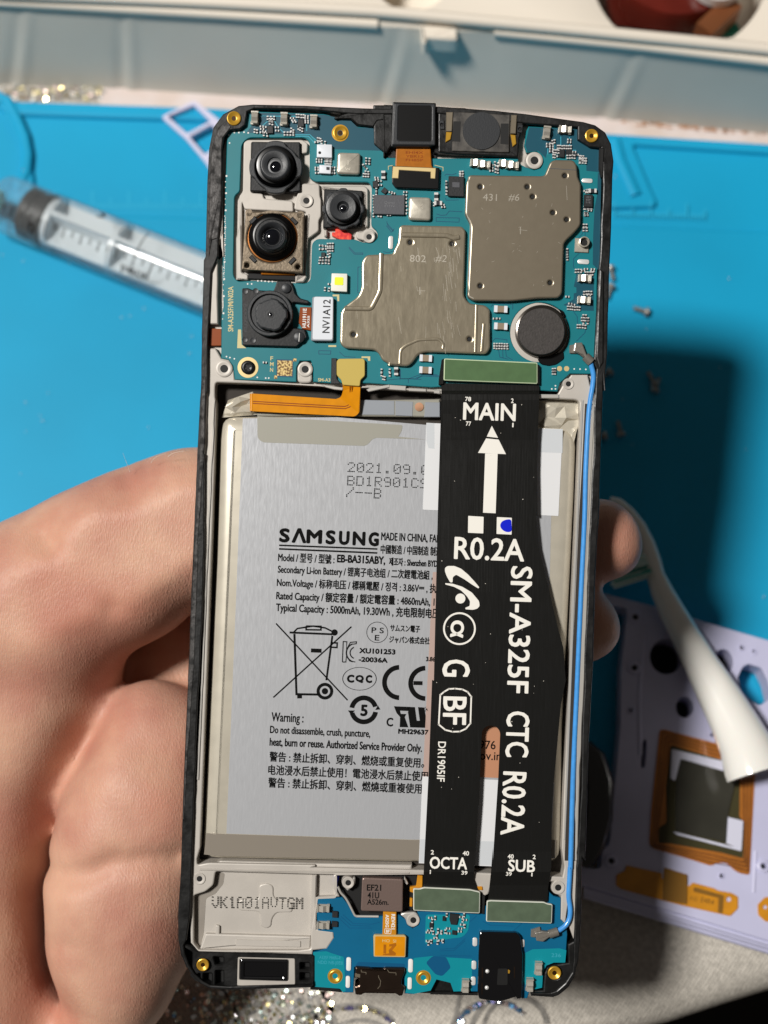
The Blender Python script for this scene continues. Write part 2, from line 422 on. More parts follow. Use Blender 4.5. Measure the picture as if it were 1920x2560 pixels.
mp2 = nt.nodes.new('ShaderNodeMapping'); mp2.inputs['Rotation'].default_value = (0, 0, -.45); nt.links.new(tc.outputs['Object'], mp2.inputs[0]); nt.links.new(mp2.outputs[0], wv.inputs[0])
pw_ = nt.nodes.new('ShaderNodeMath'); pw_.operation = 'POWER'; pw_.inputs[1].default_value = 3; nt.links.new(wv.outputs[1], pw_.inputs[0])
ms = nt.nodes.new('ShaderNodeTexNoise'); ms.inputs['Scale'].default_value = 45; nt.links.new(tc.outputs['Object'], ms.inputs['Vector'])
mr = nt.nodes.new('ShaderNodeMapRange'); mr.inputs[1].default_value = .48; mr.inputs[2].default_value = .7; mr.inputs[4].default_value = .45; nt.links.new(ms.outputs[0], mr.inputs[0])
mm = nt.nodes.new('ShaderNodeMath'); mm.operation = 'MULTIPLY'; nt.links.new(pw_.outputs[0], mm.inputs[0]); nt.links.new(mr.outputs[0], mm.inputs[1])
ad = nt.nodes.new('ShaderNodeMath'); ad.operation = 'ADD'; nt.links.new(vo.outputs[0], ad.inputs[0]); nt.links.new(no.outputs[0], ad.inputs[1])
a3 = nt.nodes.new('ShaderNodeMath'); a3.operation = 'ADD'; nt.links.new(ad.outputs[0], a3.inputs[0]); nt.links.new(mm.outputs[0], a3.inputs[1])
bp = nt.nodes.new('ShaderNodeBump'); bp.inputs['Strength'].default_value = .38; bp.inputs['Distance'].default_value = .00024
nt.links.new(a3.outputs[0], bp.inputs['Height']); nt.links.new(bp.outputs[0], b.inputs['Normal'])
# redder patches over the skin
rn = nt.nodes.new('ShaderNodeTexNoise'); rn.inputs['Scale'].default_value = 34; rn.inputs['Detail'].default_value = 5; nt.links.new(tc.outputs['Object'], rn.inputs['Vector'])
rr = nt.nodes.new('ShaderNodeMapRange'); rr.inputs[1].default_value = .5; rr.inputs[2].default_value = .72; rr.inputs[4].default_value = .55; nt.links.new(rn.outputs[0], rr.inputs[0])
rx = nt.nodes.new('ShaderNodeMix'); rx.data_type = 'RGBA'; rx.inputs[7].default_value = lin('#b26a58'); src = b.inputs['Base Color'].links[0].from_socket
nt.links.new(rr.outputs[0], rx.inputs[0]); nt.links.new(src, rx.inputs[6]); nt.links.new(rx.outputs[2], b.inputs['Base Color'])

# ------------------------------------------------------------------ the setting: table cloth and the dark floor past the table edge
TABLE = True
TZ = -.0025                                              # cloth level, the mat lies on it
mb = MB(); eg = [(-1200, 4200), (1100, 2740), (1300, 2655), (1500, 2590), (1620, 2561), (1760, 2515), (1920, 2466), (2300, 2350), (3200, 2000)]
top = [U(x, y - 100, TZ) for x, y in eg]
prf = [(0, 0), (.004, -.0006), (.0075, -.003), (.0095, -.008), (.010, -.03), (.011, -.25)]
V = []; F = []
back = [(-.6, .9, TZ), (.9, .9, TZ)]
n = len(top)
for (o_, dz) in prf:
    for p in top: V.append((p.x + o_*.55, p.y - o_*.85, p.z + dz))
for i in range(len(prf)-1):
    for k in range(n-1): F.append((i*n+k, (i+1)*n+k, (i+1)*n+k+1, i*n+k+1))
mb.add(V, F, 0, True)
mb.add([tuple(p) for p in top] + [(.9, .9, TZ), (-.6, .9, TZ)], [tuple(range(n+2))])
tag(mb.build('tablecloth', 'cloth', loc=(0, 0, TZ)), kind='structure')
mb = MB(); mb.add([(-3, -3, -.72), (3, -3, -.72), (3, 3, -.72), (-3, 3, -.72)], [(0, 1, 2, 3)]); tag(mb.build('floor', 'floor_dark'), kind='structure')

# ------------------------------------------------------------------ silicone mat
mt = empty('silicone_mat', (0, 0, TZ), 'blue silicone work mat with moulded trays under the syringe and the held phone', 'work mat')
out = [(-700, 225), (0, 250), (520, 268), (1300, 318), (1530, 333), (1920, 358), (2700, 405), (2700, 1500), (2500, 2140), (1400, 2130), (100, 2080), (-700, 2060)]
tA = rnd([(16, 284), (300, 294), (700, 306), (700, 548), (300, 537), (150, 524), (88, 500), (84, 430), (62, 360), (30, 310)], [8, 0, 12, 12, 0, 20, 30, 30, 30, 10])
tB = rnd([(1583, 361), (1920, 383), (2300, 405), (2300, 610), (1920, 578), (1500, 562), (1500, 520), (1650, 516), (1628, 470)], [10, 0, 20, 20, 0, 12, 12, 30, 20])
tC = circ(-95, 385, 150, 48)
mb = MB(); mb.prism(out, TZ + .0002, 0, .0008, holes=[tA, tB, tC], seg=3)
for t in (tA, tB, tC): mb.prism(t, TZ + .0003, -.0013, 0, zp=0)
mb.build('mat_sheet', 'silicone', mt)
mb = MB()
mb.tube([U(1537, 350, .0002), U(1550, 400, .0004), U(1590, 488, .0002)], .0016, 10, flat=.5)
mb.tube([U(x, y, .0001) for x, y in [(-50, 215), (20, 250), (45, 300), (62, 340), (70, 385), (66, 430), (40, 480)]], .0012, 10, flat=.5)
split(mb, 'raised_rib', 'silicone', mt)
mb = MB()
for i in range(46):
    x = 140 + i * 9.05; y = 520 + (x - 140) * .004; L = 44 if i % 10 == 0 else (26 if i % 5 == 0 else 12)
    mb.strip([(x, y), (x + 1, y - L)], 2.2, -.0013 + .00012)
for i in range(26):
    x = 1535 + i * 9.05; y = 548 + (x - 1535) * .03; L = 40 if i % 10 == 0 else (24 if i % 5 == 0 else 12)
    mb.strip([(x, y - 8), (x + 1, y - 8 - L)], 2.2, .00012)
mb.build('ruler_marks', 'silicone_mark', mt)
random.seed(31); mb = MB()
for i in range(26):
    x, y = (random.uniform(0, 520), random.uniform(300, 1200)) if random.random() < .5 else (random.uniform(1500, 1920), random.uniform(420, 1500)); r0 = random.uniform(.3, .9); a0 = random.random()*3; c_ = U(x, y, .0006)
    mb.tube([c_ + Vector((math.cos(a0 + t*.8), math.sin(a0 + t*.8), 0)) * (t * r0 * .0005) for t in (-1, -.3, .4, 1)], .00006, 5)
mb.build('lint', 'dust', mt)['kind'] = 'stuff'
# pale strip of printed cloth seen between the box and the mat (part of the tablecloth's print)
def polyband(a, b, z): return a + b[::-1]
tcl = bpy.data.objects['tablecloth']
mb = MB(); mb.flat([(250, 205), (700, 220), (1400, 262), (2000, 310), (2000, 372), (1540, 342), (600, 282), (250, 262)], TZ + .0001); mb.build('printed_band', 'cloth_pink', tcl)
mb = MB()
for i in range(70):
    x = random.uniform(1560, 1930); y = 303 + (x - 1540) * .075 + random.uniform(-5, 8); r = random.uniform(1.5, 5)
    mb.flat(circ(x, y, r * 2, 9, r * .6), TZ + .0002 + i * 2e-6)
tag(mb.build('stain', 'stain', tcl), kind='stuff')

# foil butterflies and glitter printed on the cloth
def foil(mb, pts, w): mb.strip(pts, w, TZ + .0002)
def arc(cx, cy, r, a0, a1, n=14, ry=None): return [(cx + r*math.cos(math.radians(a0 + (a1-a0)*k/n)), cy + (ry or r)*math.sin(math.radians(a0 + (a1-a0)*k/n))) for k in range(n+1)]
mb = MB()
for i in range(13):                                       # striped wing
    x = 560 + i * 20; foil(mb, [(x, 2470 - i * 1), (x + 22, 2520), (x + 52, 2600)], 11 if i % 3 else 15)
foil(mb, arc(880, 2600, 120, 180, 330, 16, 85), 15); foil(mb, arc(900, 2600, 75, 180, 330, 12, 50), 10)
foil(mb, [(805, 2478), (818, 2500), (832, 2530)], 13)
foil(mb, arc(1230, 2570, 90, 190, 330, 14, 66), 11); foil(mb, arc(1262, 2572, 52, 185, 300, 10, 66), 10)
foil(mb, arc(1290, 2560, 76, 265, 360, 12, 68), 14); foil(mb, [(1150, 2485), (1142, 2530), (1130, 2570)], 11); foil(mb, [(1225, 2490), (1190, 2540), (1170, 2580)], 12)
for i in range(16): foil(mb, [(300 + i * 17, 2440 + i * 2), (380 + i * 17, 2600)], 7)
for i in range(12): foil(mb, [(-10 + i * 19, 216 + i * .8), (6 + i * 19, 250)], 10)
mb.build('foil_butterfly_print', 'foil_grey', tcl)
gl = [MB() for _ in range(8)]
def flake(x, y, r, k):
    c = U(x, y, TZ + .0005); s = SCL(x, y, TZ) * r; nx, ny = random.gauss(0, .25), random.gauss(0, .25); a0 = random.random()
    gl[k].add([(c.x + s*math.cos(a0 + j*math.pi/3), c.y + s*math.sin(a0 + j*math.pi/3), c.z + s*(nx*math.cos(a0 + j*math.pi/3) + ny*math.sin(a0 + j*math.pi/3)) ) for j in range(6)], [(0,1,2,3,4,5)])
for i in range(430):
    t = random.random()
    if t < .62: x = random.uniform(500, 830); y = random.uniform(2475, 2565); k = random.choice([0, 1, 2, 3, 4, 7, 0, 4])
    elif t < .75:
        a = random.uniform(3.2, 5.9); x = 885 + 112*math.cos(a); y = 2600 + 80*math.sin(a); k = random.choice([3, 4, 2, 6, 7])
    elif t < .88:
        a = random.uniform(3.3, 5.8); x = 1235 + 82*math.cos(a) + random.uniform(-8, 8); y = 2566 + 62*math.sin(a); k = random.choice([5, 5, 5, 4, 6, 3])
    else: x = random.uniform(330, 520); y = random.uniform(2460, 2560); k = random.choice([1, 4, 5])
    flake(x, y, random.uniform(2, 6.5), k)
for i in range(140): flake(random.uniform(-10, 260), random.uniform(214, 250), random.uniform(2, 6), random.choice([2, 3, 4, 4, 7]))
GL = MB()
for i, g in enumerate(gl): GL.add(g.v, g.f, i)
tag(GL.build('glitter', ['glitter_%s' % c for c in 'abcdefgh'], tcl, fix=False), kind='stuff')

# ------------------------------------------------------------------ organiser box at the back
bx = empty('organiser_box', U(960, 150, TZ), 'cream plastic organiser box with a clip tab on its rim behind the work mat', 'storage box')
xs = [-500, 0, 300, 640, 960, 1300, 1600, 1920, 2500]
def ip(x, a): return float(np.interp(x, [q[0] for q in a], [q[1] for q in a]))
base = [(-500, 196), (0, 213), (312, 223), (636, 244), (1100, 270), (1516, 297), (1855, 329), (2500, 395)]
rail = [(-500, -15), (0, 9), (500, 38), (943, 66), (1238, 84), (1600, 120), (1920, 158), (2500, 235)]
rim = [(-500, -52), (0, -22), (500, 0), (960, 25), (1400, 66), (1920, 118), (2500, 190)]
ZR = .023
cre = [(312, 70, 318, 226), (1600, 165, 1518, 298), (1012, 90, 962, 262), (60, 30, 40, 215)]
V = []; F = []; NX, NZ = 240, 12
for j in range(NZ + 1):
    v = j / NZ; zz = TZ + (ZR - TZ) * v
    for i in range(NX + 1):
        x = -500 + 3000 * i / NX; a = U(x, ip(x, base), TZ); c = U(x, ip(x, rail), ZR); p_ = a.lerp(c, v); dy = 0
        for (xa, ya, xb, yb) in cre:
            xc = xa + (xb - xa) * (1 - v); u = (x - xc) / 12; dy += (.0004 * math.exp(-(u-1)**2) - .00035 * math.exp(-(u+1)**2)) * min(1, .35 + (1-v))
        V.append((p_.x, p_.y - dy, p_.z))
for j in range(NZ):
    for i in range(NX): F.append((j*(NX+1)+i, j*(NX+1)+i+1, (j+1)*(NX+1)+i+1, (j+1)*(NX+1)+i))
def wallband(f0, z0, f1, z1):
    V = []; F = []; X = np.linspace(-500, 2500, 41)
    for x in X: V += [tuple(U(x, ip(x, f0), z0)), tuple(U(x, ip(x, f1), z1))]
    for i in range(40): F.append((2*i, 2*i+2, 2*i+3, 2*i+1))
    return V, F
mb = MB(); mb.add(V, F, 0, True); mb.build('front_wall', 'box_wall', bx)
mb = MB()
xr = lambda a, b, yo, zz: [U(x, ip(x, rail) + yo, zz) for x in np.linspace(a, b, 22)]
mb.tube(xr(-500, 945, -6, ZR + .0003), .0014, 10); mb.tube(xr(1236, 2500, -6, ZR + .0003), .0014, 10)
split(mb, 'rim_rail', 'box_cream', bx)
mb = MB(); mb.tube([U(x, ip(x, rim) + 5, ZR + .003) for x in np.linspace(-500, 2500, 41)], .0015, 10); mb.add(*wallband(rail, ZR, rim, ZR + .003), 0, True); mb.build('rim', 'box_cream', bx)
mb = MB(); mb.prism(rnd([(1052, 60), (1143, 66), (1143, 98), (1128, 98), (1070, 94), (1064, 108), (1056, 104)], 4), ZR - .004, ZR + .001, .0006, seg=2); mb.build('clip_tab', 'box_cream', bx)
mb = MB()                                                # inner tray with round wells
zt = .0218
def clampy(P, off): return [(x, min(y, ip(x, rim) - off)) for x, y in P]
pit1 = clampy(circ(1030, -75, 102, 40), 10); pit2 = clampy(circ(1700, -90, 225, 60), 12)
mb.prism([(-500, -56), (0, -26), (500, -4), (960, 20), (1400, 60), (1920, 112), (2500, 184), (2500, -900), (-500, -900)], .019, zt, .0004, holes=[pit1, pit2], seg=2)
for p in (pit1, pit2):
    P = [U(x, y, zt) for x, y in p]; n = len(P)
    mb.add([(q.x, q.y, zt - .0004) for q in P] + [(q.x, q.y, .004) for q in P], [(i, (i+1) % n, n + (i+1) % n, n + i) for i in range(n)], 0, True)
    mb.add([(q.x, q.y, .004) for q in P], [tuple(range(n))])
mb.build('inner_tray', 'box_cream', bx)
sp = empty('solder_spool', U(1740, -80, .005), 'dark red reel with a white cap lying in the round well of the cream box', 'reel')
mb = MB(); mb.lathe(1690, -95, [(150, 0), (160, 1), (162, 15), (155, 17), (100, 17.5)], .0045, 48, zr=.0215); mb.build('reel_body', 'spool_red', sp)
mb = MB(); mb.lathe(1790, -35, [(64, 0), (66, 3), (55, 4.5), (30, 5)], .0222, 40); mb.build('cap', 'spool_white', sp)
mb = MB(); mb.box(U(1792, 55, .019), (.012, .005, .006), .8); mb.build('copper_tab', 'copper', sp)
mb = MB(); mb.lathe(1828, 76, [(22, 0), (24, 5), (18, 7)], .008, 20, zr=.014); mb.build('green_stud', 'green_plastic', sp)

# ------------------------------------------------------------------ syringe
R = .0074; zc = TZ + .0025 + R + .0004
a0 = U(-2, 503, zc); a1 = U(560, 727, zc); dr = (a1 - a0).normalized(); sd = Vector((-dr.y, dr.x, 0)); up = Vector((0, 0, 1))
sy = empty('syringe', (a0.x, a0.y, .0004), 'clear plastic syringe with a white plunger lying on the blue mat left of the phone', 'syringe')
def ax_lathe(mb, prof, n=40, mi=0, o=a0):
    V = []; F = []
    for t, r in prof:
        for k in range(n):
            a = 2*math.pi*k/n; V.append(o + dr*t + sd*(r*math.cos(a)) + up*(r*math.sin(a)))
    for i in range(len(prof)-1):
        for k in range(n): j = (k+1) % n; F.append((i*n+k, i*n+j, (i+1)*n+j, (i+1)*n+k))
    mb.add(V, F, mi, True)
mb = MB(); ax_lathe(mb, [(.0002, .0021), (.0004, R*.86), (.0012, R*.97), (.0025, R), (.078, R), (.0785, R*.92)]); mb.build('barrel', 'syringe_clear', sy)
mb = MB(); ax_lathe(mb, [(-.012, .0016), (-.006, .0021), (.0004, .0026), (.0004, 0)], 20); mb.build('nozzle', 'luer_green', sy)
ri = R * .88
mb = MB(); ax_lathe(mb, [(.0085, 0), (.0068, ri*.5), (.0082, ri*.97), (.0092, ri), (.0105, ri), (.0108, ri*.93), (.0128, ri*.93), (.0131, ri), (.0145, ri), (.0148, 0)]); mb.build('rubber_stopper', 'rubber', sy)
mb = MB()
ax_lathe(mb, [(.0149, 0), (.0149, ri*.9), (.0165, ri*.9), (.0166, .002)], 32)
for ang in (0, math.pi/2):
    w_ = sd*math.cos(ang) + up*math.sin(ang); t_ = sd*(-math.sin(ang)) + up*math.cos(ang); V = []
    for t in (.0166, .078):
        for a, b in ((-1,-1),(1,-1),(1,1),(-1,1)): V.append(a0 + dr*t + w_*(a*ri*.9) + t_*(b*.0006))
    mb.add(V, [(0,1,2,3),(7,6,5,4),(0,4,5,1),(1,5,6,2),(2,6,7,3),(3,7,4,0)])
ax_lathe(mb, [(.033, .002), (.0332, ri*.9), (.0345, ri*.9), (.0346, .002)], 32)
mb.build('plunger', 'syringe_plunger', sy)
mb = MB(); rr = R + .00005
def onb(t, an): return a0 + dr*t + sd*(rr*math.cos(an)) + up*(rr*math.sin(an))
for i in range(26):
    t = .005 + i * .00242; L = .62 if i % 10 == 5 else (.34 if i % 2 else .22); an0 = 1.98
    A = [onb(t, an0 + L*k/5) for k in range(6)]; B = [onb(t + .00028, an0 + L*k/5) for k in range(6)]
    if i in (15, 25): A = [onb(t, .9 + 1.7*k/10) for k in range(11)]; B = [onb(t + .0003, .9 + 1.7*k/10) for k in range(11)]
    n = len(A); mb.add(A + B, [(k, k+1, n+k+1, n+k) for k in range(n-1)])
def btext(s, t0, an0, size, rot=0):
    v, f = glyph(s, .012); P = []
    for q in v:
        lx, ly = q[0]*size, q[1]*size
        if rot: lx, ly = -lx, -ly
        P.append(onb(t0 + lx, an0 - ly / R))
    mb.add(P, f)
btext('pascel', .0385, 2.62, .0032); btext('5', .0275, 1.15, .0045, 0); btext('0', .0125, 2.6, .004)
mb.build('scale_print', 'ink_black', sy, fix=False)

# ------------------------------------------------------------------ SIM card tray
st = empty('sim_card_tray', U(480, 320, .0002), 'pale lilac SIM card tray frame half under the top left corner of the phone', 'sim tray')
mb = MB(); mb.prism(rnd([(403, 290), (486, 250), (550, 300), (640, 440), (560, 480), (514, 404), (465, 345)], 8), .0002, .0016, .0003, zp=.0016, seg=2,
    holes=[rnd([(419, 290), (486, 262), (527, 301), (468, 333)], 4), rnd([(474, 341), (530, 310), (560, 352), (512, 385)], 4), rnd([(524, 396), (570, 366), (620, 440), (566, 468)], 4)])
mb.build('tray_frame', 'tray_lilac', st)

# ------------------------------------------------------------------ loose screws
def make_screw():
    r = empty('screw', (0, 0, 0), 'x', 'screw', 'tiny screws scattered on the mat')
    mb = MB(); mb.tube([(0, 0, .0006), (.0008, 0, .0006), (.00085, 0, .0006)], [.0011, .0012, .0009], 14); mb.build('screw_head', 'steel', r, loc=(0, 0, 0))
    mb = MB(); pth = [(-x*.00016, 0, .0006) for x in range(20)]; mb.tube(pth, [.00058 if i % 2 else .00044 for i in range(20)], 10); mb.build('shank', 'steel', r, loc=(0, 0, 0)); return r
s0 = make_screw()
SCR = [(1612, 780, -20, 'small steel screw lying alone on the sunlit blue mat right of the phone'), (1634, 958, -65, 'upper of the two touching steel screws in the shadow on the mat'),
 (1638, 974, 250, 'lower, brighter of the two touching steel screws in the shadow on the mat'), (1551, 1084, -80, 'short steel screw standing in the shadow below the touching pair'),
 (1520, 934, 30, 'steel screw peeking out at the phone edge level with the blue cable plug'), (1525, 722, 70, 'steel screw peeking out beside the phone edge, just above the lone lit screw'),
 (1526, 676, 100, 'steel screw half hidden by the phone edge, topmost of all the screws'), (1507, 1092, 10, 'lowest steel screw, barely showing at the phone edge beside the battery')]
for i, (x, y, a, lb) in enumerate(SCR):
    p = U(x, y, .0008); p.z = .0006
    o = s0 if i == 0 else dup(s0, p, math.radians(a)); o.location = p; o.rotation_euler = (0, 0, math.radians(a)); o['label'] = lb

# ------------------------------------------------------------------ phone back cover, lying at the lower right
CZ0 = .0075
cv = empty('phone_back_cover', U(1750, 1900, .0003), 'lilac inner side of a phone back cover with camera holes and an orange coil', 'phone cover')
outl = rnd([(1410, 1462), (1505, 1482), (1640, 1516), (1780, 1560), (1925, 1602), (2300, 1712), (2330, 1900), (2290, 2440), (2180, 2430), (1920, 2352), (1700, 2285), (1461, 2213), (1400, 2195), (1080, 2100), (1110, 1372)], [10, 0, 0, 0, 0, 80, 0, 80, 0, 0, 0, 0, 0, 60, 60])
win = rnd(cQ((-250, 800), (435, 868), (515, 885), (520, 930), (478, 1300), (472, 1690), (448, 1950)) + cR((440, 650), (385, 690), (380, 830), (300, 835), (-600, 600)), [30, 12, 10, 12, 0, 10, 0, 10, 10, 20, 20, 40])
h1 = circ(1666, 1641, 41, 40, 44); h2 = circ(1808, 1655, 25, 36, 32); h3 = circ(1712, 1768, 22, 32, 26)
h4 = rnd(cQ((1285, 1360), (1320, 1290), (1360, 1270), (1450, 1300), (1493, 1390), (1520, 1500), (1440, 1560), (1380, 1530), (1310, 1460)), 6)
h5 = circ(1745, 1690, 22, 26, 26); h6 = circ(1805, 1812, 20, 26, 30); slot = rnd(cQ((630, 1795), (655, 1795), (650, 1900), (640, 1990), (615, 1990), (618, 1900)), 5)
bz = circ(1781, 1837, 4.5, 14)
mb = MB(); mb.prism(outl, .0012, CZ0, .0002, holes=[win, h1, h2, h3, h4, h5, h6, slot, bz], seg=3)
mb.build('cover_plate', 'cover_lilac', cv)
mb = MB()                                                # side wall of the shell seen under the edge
ed = [(1461, 2213), (1700, 2285), (1920, 2352), (2180, 2430)]
for off, zz, rr_ in ((7, .0058, .0006), (14, .0040, .0009), (24, .0020, .0012)):
    mb.tube([U(x, y + off * .8, zz) for x, y in ed], rr_, 10)
mb.build('rim', 'cover_lilac', cv)
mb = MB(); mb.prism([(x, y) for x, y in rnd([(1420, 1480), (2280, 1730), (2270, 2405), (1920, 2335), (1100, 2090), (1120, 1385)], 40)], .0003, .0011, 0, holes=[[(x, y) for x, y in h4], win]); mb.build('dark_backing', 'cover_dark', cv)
mb = MB()
for x, y in [(cQ((575, 950))[0]), (cQ((568, 1300))[0]), (cR((455, 775))[0]), (cR((1620, 815))[0])]:
    mb.lathe(x, y, [(17, 0), (17, .5), (12, .7), (8, .7), (7, .1), (.1, .1)], CZ0 - .0001, 24)
for x, y in cQ((545, 1595), (1310, 1160), (1395, 1190)) + cR((1300, 890)): mb.lathe(x, y, [(9, 0), (9, .25), (6.5, .3), (5.5, .1), (.1, .1)], CZ0 - .0001, 18)
split(mb, 'screw_boss', 'cover_lilac', cv)
mb = MB()
for x, y in [(cQ((575, 950))[0]), (cQ((568, 1300))[0]), (cR((445, 778))[0]), (cR((1610, 820))[0])]: mb.lathe(x, y, [(6.6, 0), (6.6, .15), (.1, .2)], CZ0 + .0001, 18)
split(mb, 'painted_screw_hole', 'cover_dark', cv)  # dark discs paint the shade inside the screw holes
mb = MB()
mb.tube([U(x, y, CZ0) for x, y in cQ((610, 1900), (600, 1500), (640, 1010), (680, 990), (800, 1010))], .0005, 8, flat=.4)
mb.tube([U(x, y, CZ0) for x, y in cR((1565, 700), (1550, 1020))], .0004, 8, flat=.4)
split(mb, 'moulded_ridge', 'cover_lilac', cv)
z1 = CZ0 + .00025
co = rnd(cQ((745, 1715), (1250, 1850), (1420, 1900), (1450, 2000)) + cR((1560, 130), (1545, 400), (1520, 885), (1440, 870), (1390, 840), (1345, 790), (1270, 790), (1225, 815), (1050, 760), (745, 670), (760, 400)), [14, 0, 12, 0, 0, 0, 8, 8, 10, 10, 10, 10, 0, 16, 0])
ci = rnd(cQ((818, 1830), (1250, 1955), (1290, 2000)) + cR((1445, 130), (1440, 440), (1475, 470), (1470, 755), (1300, 710), (900, 640), (815, 640), (820, 520), (880, 480), (875, 200)), [8, 0, 6, 0, 8, 8, 6, 0, 6, 6, 6, 6, 0])
mb = MB(); mb.prism(co, CZ0 - .0001, z1, .0001, holes=[ci]); coil = mb.build('charging_coil', 'coil_orange', cv)
mb = MB()
def lerp(a, b, t): return [(p[0] + (q[0]-p[0])*t, p[1] + (q[1]-p[1])*t) for p, q in zip(a, b)]
oa = cQ((745, 1715), (1250, 1850)) + cR((1560, 130), (1520, 885), (1390, 840), (1225, 815), (745, 670)); ob = cQ((830, 1830), (1250, 1962)) + cR((1445, 130), (1465, 755), (1360, 740), (1220, 700), (815, 640))
for t in (.25, .5, .75):
    L = lerp(oa, ob, t); mb.strip(L + [L[0]], 2.4, z1 + .00005)
mb.build('coil_trace', 'coil_line', coil)
mb = MB(); mb.prism([(x, y) for x, y in ci], CZ0 - .0001, CZ0 + .0001, 0); mb.build('ferrite_sheet', 'ferrite_olive', cv)
mb = MB(); mb.prism(rnd(cQ((885, 1930), (1275, 2010)) + cR((1420, 130), (1350, 440), (1340, 632), (950, 545), (950, 330), (960, 60)), 4), CZ0, CZ0 + .0005, .0001); mb.build('metal_plate', 'ferrite', cv)
mb = MB(); mb.prism(rnd(cR((1352, 438), (1468, 468), (1455, 690), (1340, 640)), 2), CZ0, CZ0 + .00035); mb.prism(rnd(cR((930, 548), (1450, 680), (1455, 700), (960, 575)), 2), CZ0, CZ0 + .0003); mb.prism(rnd(cQ((830, 1860), (1210, 1950), (1200, 2015), (890, 1925), (850, 2080), (820, 2060)), 3), CZ0, CZ0 + .0006); split(mb, 'white_label', 'label_white', cv)
mb = MB(); mb.prism(rnd(cQ((1210, 1950), (1290, 1975), (1290, 2040), (1205, 2020)), 2), CZ0, CZ0 + .0007); mb.build('yellow_tab', 'yellow_tab', cv)
fx = rnd(cR((570, 808), (850, 870), (840, 905), (880, 930), (1035, 960), (1055, 968), (1080, 940), (1250, 985), (1270, 1000), (1380, 1020), (1430, 1050), (1430, 1140), (1370, 1200), (1010, 1120), (860, 1080), (530, 990), (492, 960), (495, 880), (560, 850)), 4)
mb = MB(); mb.prism(fx, CZ0 - .0001, CZ0 + .0003, .0001, holes=[circ(*cR((1358, 1070))[0], 6, 14), circ(*cR((955, 990))[0], 5, 14)]); fo = mb.build('amber_flex', 'flex_amber', cv)
mb = MB(); mb.prism(rnd(cR((860, 825), (1040, 880), (1035, 1108), (850, 1075)), 3), CZ0, CZ0 + .0006); mb.prism(rnd(cR((1090, 975), (1320, 1040), (1310, 1180), (1275, 1170), (1280, 1060), (1085, 1010)), 3), CZ0, CZ0 + .0004); split(mb, 'flex_contact', 'flex_amber_dark', fo)
mb = MB(); x, y = cR((1055, 1070))[0]; text(mb, 'A32', x, y, 20, 9, 14, CZ0 + .00035); x, y = cR((1140, 1090))[0]; text(mb, 'E4R4', x, y, 33, 13, 14, CZ0 + .00035, bold=.01); mb.build('flex_print', 'flex_amber_dark', fo, fix=False)
mb = MB(); mb.prism(rnd(cR((1640, 1050), (1740, 1060), (1760, 1250), (1640, 1240), (1585, 1190), (1580, 1110)), 4), CZ0 - .0001, CZ0 + .0003, .0001, holes=[circ(*cR((1638, 1130))[0], 5, 14)]); mb.build('amber_flex', 'flex_amber', cv)
# glossy black sleeve lying in the cover's long opening
gb = MB(); V = []; F = []; n = 14
pth = [(1452, 1868, 16), (1470, 1900, 24), (1486, 1960, 26), (1484, 2040, 25), (1470, 2110, 22), (1462, 2152, 14), (1458, 2166, 6)]
gb.tube([U(x - 5, y, .0095) for x, y, r in pth], [r * 2.0 * 9.4e-5 for x, y, r in pth], 18, flat=.55)
tag(gb.build('black_sleeve', 'gloss_black', loc=U(1475, 2000, .003)), 'glossy black soft sleeve lying between the phone edge and the lilac cover', 'sleeve')

# ------------------------------------------------------------------ toothbrush head
tb = empty('toothbrush_head', U(1850, 1850, CZ0), 'white electric toothbrush head lying across the lilac phone cover', 'toothbrush head')
pa = [(395, 150, 28, 7), (450, 170, 42, 7), (520, 235, 50, 7), (590, 330, 58, 7.2), (648, 450, 64, 7.4), (690, 570, 66, 7.6), (716, 660, 64, 7.9), (760, 770, 78, 8.5), (830, 910, 90, 9.2), (930, 1090, 100, 9.8), (1040, 1290, 118, 10.4), (1150, 1480, 140, 11), (1260, 1680, 158, 11.8), (1340, 1840, 176, 12.5), (1395, 1990, 196, 13.3), (1410, 2030, 196, 13.5)]
def zt_(i, r): return (.0078 + r * 3.4e-5 * 1.0)
P = []; Rr = []
for (x, y, r, q) in pa:
    p_ = cQ((x, y))[0]; rm = r / 2.765 * K * 1.27; z = CZ0 + .0012 + rm * .9; P.append(U(p_[0], p_[1], z)); Rr.append(rm)
for i in range(7): P[i].z += .004 * (6 - i) / 6 * .3
mb = MB(); mb.tube(P, Rr, 28, flat=.88); mb.build('handle', 'brush_white', tb)
mb = MB(); mt2 = MB(); random.seed(3)
for i in range(64):
    t = random.random(); q0 = cQ((560 + 130 * t + random.uniform(-12, 12), 330 + 340 * t))[0]; L = random.uniform(.85, 1.05)
    q1 = cQ((300 + 130 * t, 420 + 320 * t + 10))[0]; a = U(q0[0], q0[1], CZ0 + .003 + random.uniform(0, .003)); b_ = U(q1[0], q1[1], CZ0 + .002 + random.uniform(0, .003)); b_ = a + (b_ - a) * L
    (mt2 if random.random() < .35 else mb).tube([a, b_], .00042, 6)
mb.build('bristles', 'bristle', tb)['kind'] = 'stuff'; mt2.build('teal_bristles', 'bristle_teal', tb)['kind'] = 'stuff'
TABLE = False
